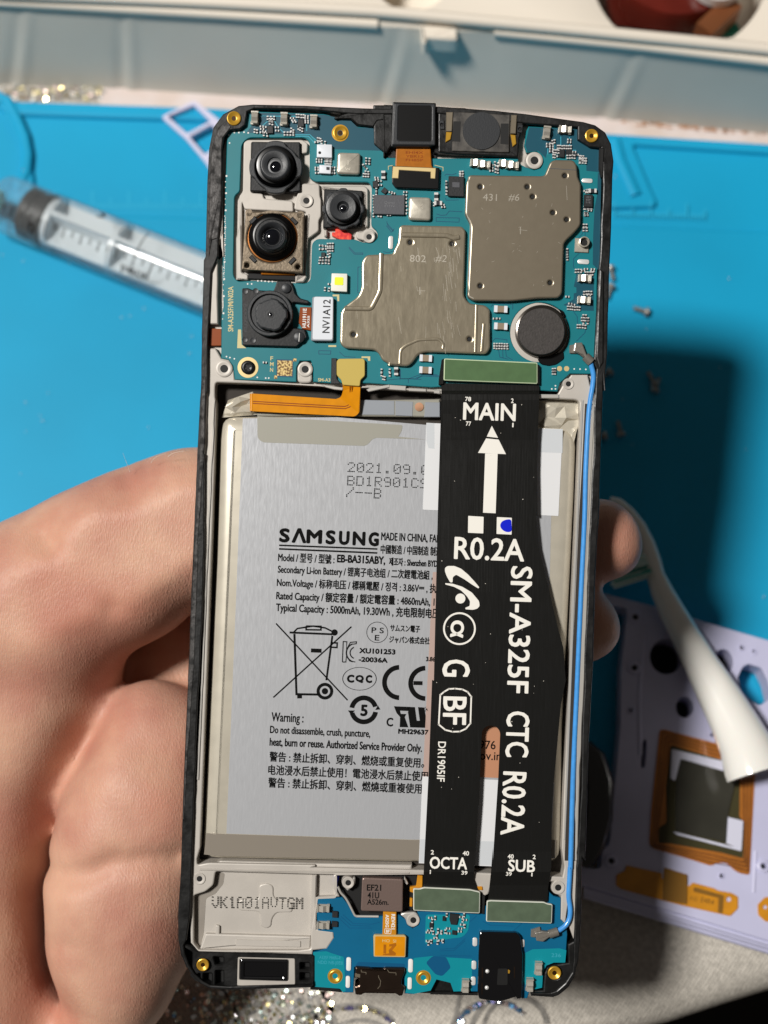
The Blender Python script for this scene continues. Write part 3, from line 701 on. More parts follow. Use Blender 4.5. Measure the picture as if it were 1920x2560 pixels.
# ------------------------------------------------------------------ THE PHONE
PB = PZ - .006
ph = empty('phone', (0, 0, PB), 'opened smartphone held in the hand, its battery, blue boards and black ribbon exposed', 'smartphone')
outB = cL((10,1430),) + cK((970,1408),(390,1425),(260,1415),(200,1385),(140,1330),(95,1260),(60,1180),(42,1080),(40,900),(60,600),(75,100)) + cS((1040,1500),(1060,1000),(1090,300),(1105,0)) + cC((5,1390),(30,300))
outA = cA((45,1330),(60,700),(75,430),(110,260),(190,150),(320,80),(440,68),(870,78),(1310,98),(1530,105)) + cB((365,70),(770,100),(975,122),(1380,178),(1460,200),(1530,250),(1570,330),(1588,450),(1580,560),(1572,900),(1558,1200)) + cD((1545,900),(1520,1150)) + cF((1500,200),(1480,760),(1465,1280)) + cI((1552,600),(1535,1300)) + cJ((1500,500),(1470,1500)) + cM((1475,100),(1460,900),(1440,1150),(1400,1330),(1330,1450),(1230,1530),(1170,1550),(945,1535))
outer = outA + cM((390,1520),) + cL((1080,1490),) + outB
innB = cL((10,1385),) + cK((970,1385),(390,1400),(265,1392),(215,1365),(160,1315),(118,1250),(92,1180),(80,1120),(100,1080),(125,900),(135,590),(150,190)) + cS((1105,1500),(1125,1000),(1130,300),(1135,0)) + cC((62,1390),(70,900),(95,400))
innA = cA((150,1330),(165,900),(180,440),(205,330),(240,285),(330,275),(375,240),(392,130),(450,105),(870,110),(1180,140),(1300,150),(1530,150)) + cB((365,120),(980,190),(1340,215),(1340,300),(1420,350),(1500,360),(1512,540),(1500,900),(1485,1200)) + cD((1455,900),(1450,960)) + cF((1440,200),(1420,500),(1420,900),(1395,1280)) + cI((1500,300),(1480,900),(1462,1300)) + cJ((1450,300),(1440,900),(1405,1500)) + cM((1415,200),(1405,600),(1390,980),(1385,1180),(1370,1290),(1300,1400),(1210,1480),(1150,1500),(945,1500))
random.seed(5)
def snag(P, amp, step=26):
    out = []; N = len(P)
    for i in range(N):
        a = Vector(P[i]); b = Vector(P[(i+1) % N]); d = b - a; L = d.length; out.append(tuple(a))
        if i < N - 1 and L > 60 and abs(d.y) > abs(d.x) * 2:
            k = int(L / step); nrm = Vector((-d.y, d.x)).normalized(); off = 0
            for j in range(1, k):
                if random.random() < .45: off = random.uniform(-amp, amp) * random.random()
                p = a + d * (j / k + random.uniform(-.2, .2) / k) + nrm * off; out.append((p.x, p.y))
    return out
mb = MB(); mb.prism(snag(outB + outA, 1.2, 34) + snag(innB + innA, 3)[::-1], PB, H(.9), .00022, seg=2)
mb.build('plastic_frame', 'plastic_black', ph)
mb = MB(); mb.prism([(x, y) for x, y in outer], PB - .0004, PB + .0015, .0002, zp=H(.9)); mb.build('display_back', 'plastic_deep', ph)
# scuffed matt strip on the long left edge
lw = snag(cA((62,1330),(78,700),(95,430),(150,260),(230,190),(260,260),(190,350),(182,440),(180,900),(150,1180),(95,1200),(60,1300)), 1.5, 18)
mb = MB(); mb.prism(lw, H(.5), H(1.05), .0002); mb.build('scuffed_strip', 'plastic_worn', ph)
lw = snag(cY((372,0),(450,0),(440,400),(430,650)) + cY((430,1020),(410,1190),(430,1200),(400,1500),(380,1700),(370,2000),(350,2200),(290,2200),(320,1700),(350,900)), 2.0, 16)
mb = MB(); mb.prism([(x+3, y) for x, y in lw], H(.5), H(1.02), .0002); mb.build('scuffed_strip', 'plastic_worn', ph)
mb = MB(); mb.prism(snag([(489,1290),(500,1290),(492,1520),(484,1700),(470,1900),(462,2050),(456,2050),(466,1800),(478,1500)], 2, 16), H(.5), H(1.0), .0002); mb.build('scuffed_strip', 'plastic_worn', ph)

# ---- metal chassis
inn2 = [(x, y) for x, y in cA((150,1330),(150,440),(190,290),(340,240),(380,110),(870,95),(1530,130)) + cB((365,100),(980,170),(1380,200),(1520,340),(1530,560),(1500,1200)) + cD((1480,960),) + cF((1450,500),(1420,1280)) + cI((1490,1300),) + cJ((1450,900),(1430,1500)) + cM((1420,900),(1400,1200),(1200,1500),(390,1500)) + cL((10,1400),) + cK((970,1390),(200,1340),(110,1150),(110,700),(125,300),(140,100)) + cS((1075,1500),(1110,300)) + cC((50,1000),)]
bay = rnd(cK((300,605),(970,625),(1130,628),(1130,780),(1000,785),(960,1020),(960,1140),(880,1150),(190,1150),(150,1100),(150,770),(230,745),(285,700)), 6)
well = rnd([(539.5,956)] + cY((870,105),(1598,130)) + cE((830,290),(985,310),(1110,300),(1660,335)) + cF((205,400),(975,430),(1305,445),(1310,560),(1295,900),(1270,1500)) + cI((1335,1400),) + cJ((1290,1000),(1275,1400)) + cM((1290,200),(1270,300)) + cL((1150,230),(0,200)) + cK((1000,560),(250,545),(175,560),(172,520),(195,440)) + cY((565,2200),(600,1100),(620,400),(600,330),(600,180)), [6,0,0,0,6,6,0,0,0,14,10,0,0,0,0,0,6,0,0,0,6,8,6,0,0,0,8,6])
mb = MB()
lowtop = [(x, y) for x, y in cA((185,1330),(178,900),(180,440),(205,330),(240,285),(330,275),(375,240),(392,130),(870,115),(1530,150)) + cB((365,110),(980,190),(1340,215),(1340,300),(1420,350),(1505,360),(1515,540),(1500,900),(1490,1200)) + cD((1480,900),(1450,1040),(1440,1140)) + cE((1660,330),(1110,300),(830,285),(230,255),(60,230)) + cC((130,1200),(60,1000),(60,400))]
mb.prism(lowtop, H(-4), H(-1.1), .0001)
# perimeter of the battery bay and lower bay
frame2 = [(x, y) for x, y in [(554,896),(572,900),(583,916),(587,949)] + cE((830,282),(985,300),(1170,290),(1660,318)) + cF((205,385),(975,412),(1130,400),(1170,330),(1240,245),(1370,245),(1390,330),(1425,350),(1418,700),(1405,1000),(1395,1400)) + cI((1500,300),(1475,900),(1462,1300)) + cJ((1450,300),(1430,900),(1405,1400)) + cM((1425,400),(1415,700),(1390,960),(1340,820),(1350,700),(1325,580),(1300,790),(1250,740),(1255,500),(1180,470),(1160,430),(1180,350)) + cM((530,400),(500,480),(460,500)) + cL((1150,280),(220,285)) + cK((1130,628),(1130,720),(1160,780),(1000,790),(1000,1005),(1115,1020),(1120,1065),(1070,1140),(975,1150),(970,1180),(180,1155),(130,1100),(122,900),(132,590),(150,190)) + cS((1115,1500),(1125,1000),(1130,300)) + cC((45,1390),(60,1180),(75,1030),(130,1030))]
mb.prism(frame2, H(-4), H(0.05), .00025, holes=[well, bay], seg=2)
mb.prism(bay, H(-4), H(-1.5), 0)
chs = mb.build('metal_chassis', 'chassis', ph)
mb = MB(); mb.prism(well, H(-5), H(-3.4), 0, zp=H(0)); mb.build('battery_well', 'well', ph)
# side walls of the upper half
mb = MB(); mb.prism(snag(cA((185,700),(186,1330)) + cC((185,100),(150,180),(145,600),(150,830),(80,830),(85,420),(95,280),(70,110)) + cA((90,1210),(150,1170),(165,900),(168,700)), 1.2), H(-3), H(.35), .0002); mb.build('side_rail', 'chassis', ph)
mb = MB(); mb.prism(cC((85,865),(180,870),(180,1010),(75,1010)), H(-2), H(-.2), .0001); mb.build('amber_contact', 'kapton_dark', ph)
# camera bay
cut = rnd(cA((400,345),(870,345),(910,380),(910,680),(950,710),(1400,715),(1425,750),(1420,1080),(1470,1120),(1480,1180),(1430,1220),(1350,1215),(1290,1190),(970,1185),(930,1220)) + cC((920,460),(880,495),(800,490),(440,470),(310,478),(275,430)) + cA((285,830),(330,790),(345,400)), [14,14,12,6,12,10,8,8,12,12,12,6,8,8,12,12,10,4,10,10,10,8,6,12])
mb = MB()
mb.prism(rnd(cA((362,375),(400,362),(850,362),(895,392),(890,470),(840,480),(840,400),(430,385),(425,800),(520,810),(530,850),(770,870),(775,960),(370,940),(350,880),(348,1330),(330,1395),(325,830),(355,790)), 5), H(-2), H(-.25), .0002, seg=2)
mb.prism(rnd(cC((310,455),(300,470),(298,120),(330,0),(345,10),(345,400),(395,415),(400,440),(395,465)), 3), H(-2), H(-.1), .0002)
mb.prism(rnd(cC((790,430),(865,425),(872,0),(905,-90),(900,30),(880,120),(885,440),(860,480),(790,485)), 3), H(-2), H(-.1), .0002)
mb.prism(rnd(cA((790,860),(830,760),(850,725),(990,725),(995,830),(1005,860),(1005,1000),(985,1030),(985,1120),(905,1180),(880,1200),(880,960),(780,940)), 6), H(-2), H(-.15), .0002, seg=2)
mb.prism(rnd(cA((1005,745),(1370,745),(1395,770),(1395,1080),(1370,1090),(1370,800),(1020,775)), 5), H(-2), H(-.3), .0002)
mb.prism(rnd(cA((1290,1120),(1350,1130),(1375,1100),(1440,1105),(1460,1160),(1440,1205),(1400,1212),(1350,1195),(1300,1185)), 8), H(-2), H(0), .0002, seg=2)
mb.prism(rnd(cA((1028,1108),(1055,1108),(1055,1165),(1028,1165)), 4), H(-2), H(0), .0002)
split(mb, 'camera_bracket', 'chassis', ph)
def boss(x, y, r, h, hole=.45):
    b = MB(); b.lathe(x, y, [(r*1.15, -1.2), (r, -.3), (r, 0), (r*.94, .06), (r*.7, .06), (r*.52, -.02), (r*.45, -.02)], H(h), 28); return b.build('screw_post', 'chassis', ph)
def hole(x, y, r, h): b = MB(); b.lathe(x, y, [(r, 0), (r, .03)], H(h), 20); return b.build('painted_screw_hole', 'plastic_deep', ph)  # flat black disc, the hole's inner shade painted onto the post
for x, y, r, h in [(*cA((882,868))[0], 17, .1), (*cA((1402,1168))[0], 15, .25), (*cC((200,1200))[0], 21, .2), (*cC((872,1205))[0], 19, .2), (1336, 401, 21, .25), (*cF((1215,318))[0], 14, .15), (*cM((1225,410))[0], 17, .15), (*cL((1050,748))[0], 16, .15), (*cL((375,360))[0], 15, .15), (*cK((190,655))[0], 15, .15)]:
    boss(x, y, r, h); hole(x, y, r * .47, h - .01)
mb = MB()
for q in [cC((120,1200),(135,1130),(180,1118),(250,1140),(275,1200),(275,1290),(120,1280)), cC((808,1320),(808,1190),(840,1145),(905,1145),(930,1190),(930,1320))]: mb.prism(rnd(q, 12), H(-1.5), H(.06), .0003, seg=2, holes=[circ(*(cC((200,1200))[0] if q[0][0] < 600 else cC((872,1205))[0]), 14, 18)])
split(mb, 'screw_lug', 'chassis', ph)

# ---- main board
bo = rnd([(620,278)], 0) + [(616,300),(606,318),(584,327),(568,329),(565,427),(557,641),(556,702),(559,765),(554,789),(553,896),(572,900),(583,916),(587,949)] + [(741,955)] + cC((800,1190),(830,1135),(920,1135),(938,1190),(940,1310)) + [(828,958),(923,958),(1079,968.5),(1101,967),(1349,976),(1394,978.5),(1400.5,957),(1425.6,934),(1479,935),(1485,901),(1491.6,777),(1493.5,668),(1499,565),(1502.5,432),(1499,370),(1477,365),(1452,352),(1443,335),(1441,321),(1321.6,316),(1316,327),(1311,363),(1316,381),(1343,379),(1356,390),(1359,405),(1352,420),(1336,425),(1315,418),(1296,408),(1296,396),(1087,396),(961,394),(961,318),(895,317),(884,312),(877,299),(835,297),(824,288),(810,285)]
mhole = circ(*cD((1080,750))[0], 75, 40)
mb = MB(); mb.prism(bo, H(-.9), H(0), .00012, holes=[cut, mhole, circ(*cD((85,-175))[0], 5, 14)], seg=1)
bd = mb.build('main_board', 'pcb', ph)
mb = MB()
h1_ = H(.012)
mb.flat([(812,287),(877,302),(895,319),(961,320),(961,377),(837,373),(826,366),(814,355),(800,353),(770,338),(616,332),(640,300),(621,281)], h1_)
mb.flat([(1443,323),(1323,318),(1313,363),(1318,379),(1345,377),(1365,395),(1366,384),(1420,388),(1450,402),(1466,412),(1466,427),(1497,430),(1497,372),(1477,367)], h1_)
mb.flat(cZ((1250,760),(1300,800),(1290,1250),(1270,2200),(1175,2100),(1180,1700),(1200,1280),(1240,1080)), h1_)
mb.flat(cD((1330,345),(1450,340),(1450,600),(1360,598),(1240,560),(1310,520),(1312,480),(1330,475),(1330,440),(1312,432)), h1_)
mb.flat(cM((0,0),(1,0),(0,1)), H(-2))
split(mb, 'dark_mask', 'pcb_dark', bd, fix=False)
mb = MB(); lz = H(.02)
def tr(c, pts, w=1.6): mb.strip(c(*pts), w, lz)
for c, pts in [(cB, [(360,840),(520,843),(518,872),(360,866),(360,840)]), (cB, [(362,815),(395,825),(430,822),(450,795),(540,800)]), (cB, [(20,880),(65,930),(50,940),(15,895)]), (cC, [(1235,190),(1285,240),(1350,240),(1350,252),(1280,250),(1235,200)]), (cC, [(1335,355),(1310,358),(1308,570),(1325,570)]),
    (cC, [(985,1050),(1085,1052),(1083,1080),(985,1078),(985,1050)]), (cC, [(1155,1060),(1200,1100),(1290,1105)]), (cD, [(740,575),(755,550),(890,555),(890,590)]), (cD, [(740,820),(770,790),(850,800),(850,815)]), (cD, [(790,860),(800,920),(860,935)]), (cD, [(820,860),(822,925)]), (cD, [(840,862),(845,915),(890,940)]),
    (cD, [(1300,590),(1335,640),(1340,700),(1390,710)]), (cD, [(1395,710),(1390,750),(1330,810)]), (cD, [(1390,30),(1390,90)]), (cD, [(1370,40),(1370,70),(1330,110)]), (cD, [(1350,200),(1310,240),(1310,300),(1330,320)]), (cD, [(0,1080),(110,1070),(170,1070),(250,1040),(390,1050)]), (cD, [(110,1000),(110,1075)]),
    (cE, [(1385,180),(1385,240),(1500,240),(1540,212),(1640,212)]), (cE, [(1440,270),(1440,240),(1530,245)]), (cF, [(0,270),(60,255),(185,262)]), (cB, [(420,550),(430,540),(470,545),(500,535)]), (cB, [(425,705),(430,720),(515,718)]), (cA, [(1548,1040),(1560,1080),(1600,1120),(1610,1100)]), (cA, [(1520,1290),(1560,1300),(1620,1280)])]: tr(c, pts)
mb.build('circuit_trace', 'pcb_line', bd, fix=False)['kind'] = 'stuff'
mb = MB()
for pts in [[(480,165),(560,165)], [(560,210),(515,250)], [(620,210),(650,260),(700,310)], [(480,165),(900,170)], [(780,320),(910,320),(960,365)], [(770,335),(900,335),(950,390)], [(885,290),(885,200)]]: mb.strip(cA(*pts), 1.8, H(.022))
for pts in [[(710,240),(710,390)], [(835,250),(840,400)], [(520,400),(520,500)], [(615,350),(615,440),(600,440)], [(930,440),(880,440)]]: mb.strip(cZ(*pts), 1.8, H(.022))
mb.build('light_trace', 'pcb_light', bd, fix=False)['kind'] = 'stuff'
# via dots
vz = H(.03); mb = MB()
def dot(x, y, r): mb.flat(circ(x, y, r, 8), vz)
for k in range(26):
    y = 500 + k * 14.3; x = 500 + 224/3.318 + (-.5 if k % 3 else 1.5) - (y - 440) * .022; dot(x - 1.5, y - 60, 1.5 if k % 3 else 2.6)
for k in range(34): dot(564 - k*.12 + random.uniform(-1, 1), 545 + k * 4.7, 1.3)

for x, y in cA((240,325),(245,390),(322,303),(400,306),(285,303),(365,300)): dot(x, y, 2.2)
for x, y in cC((395,497),(428,497),(480,472),(540,475),(510,472),(570,478),(600,478),(220,1100),(248,1108),(285,1118),(475,1272),(545,1278),(570,1278)) + cD((1315,1002),(1355,1003),(1395,1005),(1160,1140),(1185,1140),(1185,1118)): dot(x, y, 2.1)
mb.build('via', 'silk_white', bd, fix=False)['kind'] = 'stuff'
# gold pads, silk print
mb = MB()
gz = H(.02)
mb.flat(rnd(cC((315,875),(340,875),(345,1000),(385,1030),(308,1030)), 1), gz); mb.flat(cC((1100,585),(1155,585),(1155,640),(1140,640),(1135,600),(1100,600)), gz); mb.flat(cC((1065,1005),(1130,1005),(1130,1020),(1065,1020)), gz); mb.flat(cC((1340,1098),(1412,1098),(1412,1135),(1395,1135),(1390,1112),(1340,1112)), gz)
split(mb, 'gold_corner', 'silk_gold', bd, fix=False)
mb = MB(); text(mb, 'SM-A325F/M/N02A', *cC((275,892))[0], 113, 13, -90, H(.03), bold=.02); mb.build('board_lettering', 'silk_gold', bd, fix=False)
mb = MB(); text(mb, 'F', *cC((583,1130))[0], 7, 10, 2, H(.03), bold=.02); text(mb, 'M', *cC((580,1178))[0], 9, 10, 2, H(.03), bold=.02); text(mb, 'N', *cC((580,1225))[0], 8, 10, 2, H(.03), bold=.02); text(mb, 'SM-A3', *cC((978,1305))[0], 31, 8, 1, H(.03), bold=.02); mb.build('board_lettering', 'silk_gold', bd, fix=False)
# gold square pad with a mottled finish (its code is left out)
mb = MB(); mb.prism(cC((632,1120),(775,1125),(772,1272),(632,1268)), H(-.02), H(.02), 0); mb.build('pad_border', 'pcb_line', bd)
mb = MB(); mb.prism(cC((642,1130),(768,1135),(765,1262),(640,1258)), H(0), H(.035), 0); mb.prism(cC((772,1115),(800,1115),(800,1140),(772,1140)), H(0), H(.03), 0); mb.prism(cC((615,1255),(640,1255),(640,1285),(615,1285)), H(0), H(.03), 0); split(mb, 'gold_square', 'gold_mottle', bd)
# brass inserts
def insert(x, y, r, h, parent, plate=1.25):
    b = MB(); b.lathe(x, y, [(r*plate, -.2), (r*plate, .02), (r*1.06, .03), (r*1.0, .16), (r*.9, .2), (r*.78, .12), (r*.45, -.02), (r*.4, -.05)], H(h), 28)
    o = b.build('brass_insert', 'brass', parent); b = MB(); b.lathe(x, y, [(r*.36, 0), (r*.34, .02)], H(h - .05), 16); b.build('insert_bore', 'brass_dark', parent); return o
for x, y, r, h in [(*cA((282,186))[0], 17, 1.0), (*cB((1435,275))[0], 16, 1.0), (*cK((213,1250))[0], 15, 1.0), (*cM((1187,1295))[0], 16, 1.0)]: insert(x, y, r, h, ph, 1.05)
insert(*cA((1163,307))[0], 17, .05, ph)
for x, y in [cL((240,1328))[0], cL((1155,1345))[0]]: insert(x, y, 15, .05, ph)
# screw with gold ring
x, y = cC((398,1190))[0]
mb = MB(); mb.lathe(x, y, [(26, -.1), (26, .04), (16, .05)], H(0), 32); mb.build('gold_ring', 'gold_pad', bd)
mb = MB(); mb.lathe(x, y, [(17, .04), (17, .35), (15, .5), (11, .55), (10, .5)], H(0), 28); sh = mb.build('board_screw', 'cam_black', ph)
mb = MB(); mb.box(U(x, y, H(.54)), (.0011, .0003, .00006), .5); mb.box(U(x, y, H(.545)), (.0003, .0011, .00006), .5); mb.build('cross_slot', 'plastic_deep', sh)

# ---- surface mount parts, each one an object that shares its mesh with its kin
def proto(name, fn, mats):
    m = MB(); fn(m); return m.build(name, mats, bd, loc=(0, 0, 0))
def f_cap(m):
    m.box((0, 0, .00018), (.00040, .00030, .00034), 0, 1); m.box((-.00026, 0, .00019), (.00020, .00033, .00038), 0, 0); m.box((.00026, 0, .00019), (.00020, .00033, .00038), 0, 0)
def f_cap2(m):
    m.box((0, 0, .00035), (.0009, .00085, .0007), 0, 1); m.box((-.0006, 0, .00036), (.0004, .0009, .00074), 0, 0); m.box((.0006, 0, .00036), (.0004, .0009, .00074), 0, 0)
PC = proto('capacitor', f_cap, ['solder', 'cap_body']); PC2 = proto('power_capacitor', f_cap2, ['conn_white', 'cap_tan'])
first = {}
def place(P, x, y, ang, h=0, sc=None):
    p = U(x, y, H(h)); pr = WL[ph.name] 
    if P.name not in first: o = P; first[P.name] = 1; WL[o.name] = p; o.location = p - Vector(WL[bd.name]); o.rotation_euler = (0, 0, math.radians(-ang))
    else: o = dup(P, p, math.radians(-ang), bd)
    if sc: o.scale = sc
    return o
caps = []
def row(c, x0, y0, x1, y1, n, ang):
    for i in range(n):
        t = i / max(1, n-1); q = c((x0 + (x1-x0)*t, y0 + (y1-y0)*t))[0]; caps.append((*q, ang))
for a in [(560,186,614,186,3,90),(578,205,578,225,2,90),(600,205,600,230,2,90),(515,255,515,305,3,0),(535,262,535,300,2,0),(640,265,640,290,2,0),(455,292,475,296,2,90),(765,190,785,220,3,0),(800,170,860,172,4,90),(885,170,885,225,4,0),(815,268,850,285,3,90),(755,285,775,300,2,90),(700,315,775,318,4,90),(530,320,560,325,2,90),(975,362,1000,372,3,90),(1010,388,1035,392,2,90),(968,385,975,385,1,0),(978,530,978,550,2,0),(998,530,998,550,2,0),(1040,535,1085,538,4,90),(1040,556,1085,556,4,90),(970,595,970,640,3,0),(1105,598,1105,645,3,0),(1378,530,1405,532,2,90),(1378,555,1405,556,2,90),(1370,640,1395,642,2,90),(1355,660,1395,662,3,90),(1360,580,1375,600,2,45)]: row(cA, *a)
for a in [(1465,680,1465,700,2,0),(1490,710,1490,740,2,0),(1460,780,1460,810,2,90),(1440,840,1440,990,7,90),(1480,990,1500,992,2,90),(1580,800,1600,810,2,0),(1565,990,1565,998,1,0)]: row(cA, *a)
for a in [(145,665,145,815,7,0),(765,470,785,475,2,90),(770,495,785,500,2,90),(770,520,785,525,2,90),(740,480,740,520,3,0),(525,535,543,535,2,90),(525,548,543,548,2,90),(430,600,430,672,4,90),(345,750,375,740,2,90),(405,755,410,770,2,0),(1400,660,1415,660,2,90),(1395,775,1430,775,4,90),(1395,810,1395,825,2,0),(1378,900,1398,900,2,90),(1378,925,1398,925,2,90)]: row(cB, *a)
for a in [(1005,180,1005,210,2,0),(1030,185,1035,210,2,0),(1060,175,1100,175,3,90),(1060,215,1100,215,3,90),(1060,245,1075,262,2,90),(995,290,1070,292,4,90),(990,315,1070,318,4,90),(1035,540,1070,545,2,90),(1078,500,1078,510,1,0)]: row(cC, *a)
for a in [(1265,185,1265,240,4,90),(1325,325,1360,325,3,90),(1375,325,1395,312,2,0),(1390,345,1440,345,4,90),(1440,315,1440,330,2,0),(1380,478,1430,478,4,90),(1415,490,1425,500,1,0),(1285,552,1305,560,2,0),(1270,582,1350,586,6,90),(1375,640,1395,640,2,90),(1368,660,1410,660,3,90),(1375,680,1405,680,2,90),(1335,708,1390,712,4,90),(1265,505,1268,515,1,0),(765,655,790,655,2,0),(760,838,850,840,6,90),(760,852,850,854,6,90),(1165,1010,1180,1010,2,90),(1165,1028,1180,1028,2,90)]: row(cD, *a)
for a in [(1255,185,1255,210,2,90),(1265,235,1275,238,2,90),(1310,185,1312,212,2,90),(450,128,450,128,1,0)]: row(cE, *a)
for a in [(830,290,830,330,2,0),(520,350,520,395,2,0),(575,325,615,315,2,90),(570,350,570,460,4,0),(600,465,680,465,4,90),(665,400,850,405,7,90),(675,490,675,530,2,0),(595,530,620,530,2,90),(800,540,840,542,2,90),(870,542,905,545,2,90),(900,470,900,510,2,0),(940,510,940,540,1,0),(985,550,1030,550,3,90),(985,575,985,600,2,90),(1020,580,1070,585,3,90),(985,610,1065,612,3,90),(1070,1040,1090,1060,2,0),(1110,1030,1110,1060,1,0),(1050,1280,1150,1285,4,90),(1075,1350,1075,1390,2,0),(1130,1320,1135,1350,1,0)]: row(cZ, *a)
print('caps', len(caps))
for x, y, a in caps: place(PC, x + random.uniform(-.6, .6), y + random.uniform(-.6, .6), a + 2 + random.uniform(-4, 4))
for x, y in cD((805,592),(805,710)): place(PC2, x, y, 3, sc=(1.5, 1.35, 1.1))
for x, y in cE((1560,100),(1558,182)): place(PC2, x, y, 3, sc=(1.4, 1.35, .9))
for x, y, a in [(*cB((360,700))[0], 0), (*cB((373,745))[0], 90), (*cA((1520,660))[0], 0), (*cZ((1165,1040))[0], 90), (*cE((1355,190))[0], 0)]: place(PC, x, y, a + 90, sc=(2.0, 2.2, 1.8))

def chip(c, pts, h, m='chip_black', name='chip', parent=None, bev=.00008, r=1.5, h0=-.05, label=None):
    q = rnd(c(*pts), r); b = MB(); b.prism(q, H(h0), H(h), bev, seg=1); return b.build(name, m, parent or bd, label=label)
chip(cA, [(555,245),(607,245),(607,310),(555,310)], .5); chip(cA, [(810,190),(862,190),(862,255),(810,255)], .5)
chip(cA, [(1432,705),(1478,705),(1478,760),(1432,760)], .5); chip(cA, [(1500,790),(1530,755),(1565,785),(1535,815)], .4)
g1 = chip(cA, [(1445,820),(1659,822),(1659+40,822),(1695,985),(1440,978)], .75, 'chip_grey', 'power_chip')
mb = MB(); text(mb, 'Qorvo', *cA((1530,895))[0], 26, 7, 2, H(.78)); text(mb, '0131V', *cA((1530,920))[0], 26, 5, 2, H(.78)); mb.build('chip_print', 'chip_print', bd, fix=False)
g2 = chip(cB, [(447,553),(553,556),(553,695),(443,692)], .7, name='memory_chip')
chip(cB, [(470,592),(525,595),(525,635),(470,632)], .74, 'chip_grey', 'chip_mark', g2, h0=.68)
chip(cB, [(1385,680),(1445,682),(1443,768),(1382,766)], .6); chip(cZ, [(690,420),(770,425),(765,545),(690,540)], .5); chip(cZ, [(790,425),(880,430),(875,500),(788,498)], .5)
chip(cC, [(1005,235),(1040,235),(1040,275),(1005,275)], .45)
mb = MB(); 
for i in range(3): text(mb, ['431', '82P', '11E'][i], *cB((1397 + i*0, 705 + i*18))[0], 11, 4.5, 2, H(.63))
mb.build('chip_print', 'chip_print', bd, fix=False)
# shield cans
def can(c, pts, h, r, name='shield_can', m='shield_can', bev=.0004): 
    b = MB(); b.prism(rnd(c(*pts), r, 6), H(-.05), H(h), bev, seg=3); return b.build(name, m, bd, smooth=True)
k1 = can(cA, [(1140,465),(1315,470),(1330,480),(1325,650),(1130,645)], 1.1, 9); k2 = can(cB, [(172,695),(325,700),(325,860),(168,855)], 1.0, 9)
mb = MB(); mb.strip(cA((1228,530),(1230,565),(1222,570)), 2, H(1.12)); mb.strip(cA((1205,590),(1215,612),(1225,600),(1240,612),(1245,592)), 2, H(1.12)); mb.build('etched_mark', 'etch', k1, fix=False)
mb = MB(); mb.strip(cB((240,745),(270,780)), 2, H(1.02)); mb.strip(cB((268,745),(250,770)), 2, H(1.02)); mb.build('etched_mark', 'etch', k2, fix=False)
# white and gold microphones, filters
o = can(cA, [(970,400),(1095,402),(1095,512),(968,508)], .9, 2, 'microphone', 'conn_white', .0001)
mb = MB(); mb.lathe(*cA((993,470))[0], [(3.6, 0), (3.6, .03)], H(.9), 14); mb.build('sound_port', 'plastic_deep', o)
o = can(cA, [(990,570),(1088,575),(1085,645),(988,640)], .8, 2, 'sensor_block', 'conn_white', .0001); mb = MB(); mb.prism(cA((1048,588),(1075,590),(1074,614),(1048,612)), H(.7), H(.84), 0); mb.build('sensor_window', 'chip_black', o)
o = can(cC, [(1092,408),(1222,412),(1220,562),(1085,555)], 1.1, 2, 'flash_led', 'led_body', .0001); mb = MB(); mb.prism(rnd(cC((1118,440),(1190,442),(1188,508),(1115,505)), 3), H(1.0), H(1.14), 0); mb.build('phosphor', 'led_yellow', o)
# contact springs and clips
def spring(x, y, ang, s=1.0):
    pts = [(-.0011,0,.0001),(-.0011,0,.0007),(-.0006,0,.0011),(.0000,0,.0013),(.0006,0,.0009),(.0011,0,.0012)]
    b = MB(); V = []
    for p in pts:
        for sgn in (-1, 1): V.append((p[0]*s, sgn*.00055*s, p[2]))
    b.add(V, [(2*i, 2*i+2, 2*i+3, 2*i+1) for i in range(len(pts)-1)]); b.box((0, 0, .0002), (.0024*s, .0013*s, .0003)); b.box((-.0010*s, 0, .0006), (.0003, .0013*s, .001)); b.box((.0009*s, 0, .0003), (.0005*s, .0015*s, .0005))
    o = b.build('spring_contact', 'spring_metal', bd, loc=(0, 0, 0)); p = U(x, y, H(0)); WL[o.name] = p; o.location = p - Vector(WL[bd.name]); o.rotation_euler = (0, 0, math.radians(-ang)); return o
for x, y, a in [(*cA((457,190))[0], 92), (*cA((700,200))[0], 92), (*cA((945,220))[0], 92), (*cZ((500,200))[0], 96), (*cZ((765,155))[0], 4), (*cB((640,470))[0], 4), (*cB((690,480))[0], 4), (*cB((835,475))[0], 4), (*cB((885,485))[0], 4), (*cD((1385,380))[0], 4), (*cD((1380,530))[0], 4), (*cM((1018,1235))[0], 92), (*cM((928,1405))[0], 92), (*cM((262,1415))[0], 92), (*cL((118,615))[0], 2), (*cL((118,790))[0], 2)]: spring(x, y, a)
# pill shaped test pads
for c, x, y, L, W, a in [(cA, 1583, 1215, 33, 11, 92), (cZ, 1095, 882, 27, 11, 3), (cZ, 1040, 2062, 29, 12, 3)]:
    x, y = c((x, y))[0]; b = MB(); b.prism(rnd(rect(x-L/2, y-W/2, x+L/2, y+W/2, a), W*.48, 6), H(-.02), H(.16), .00008, seg=2); po = b.build('solder_pad', 'solder', bd, smooth=True)
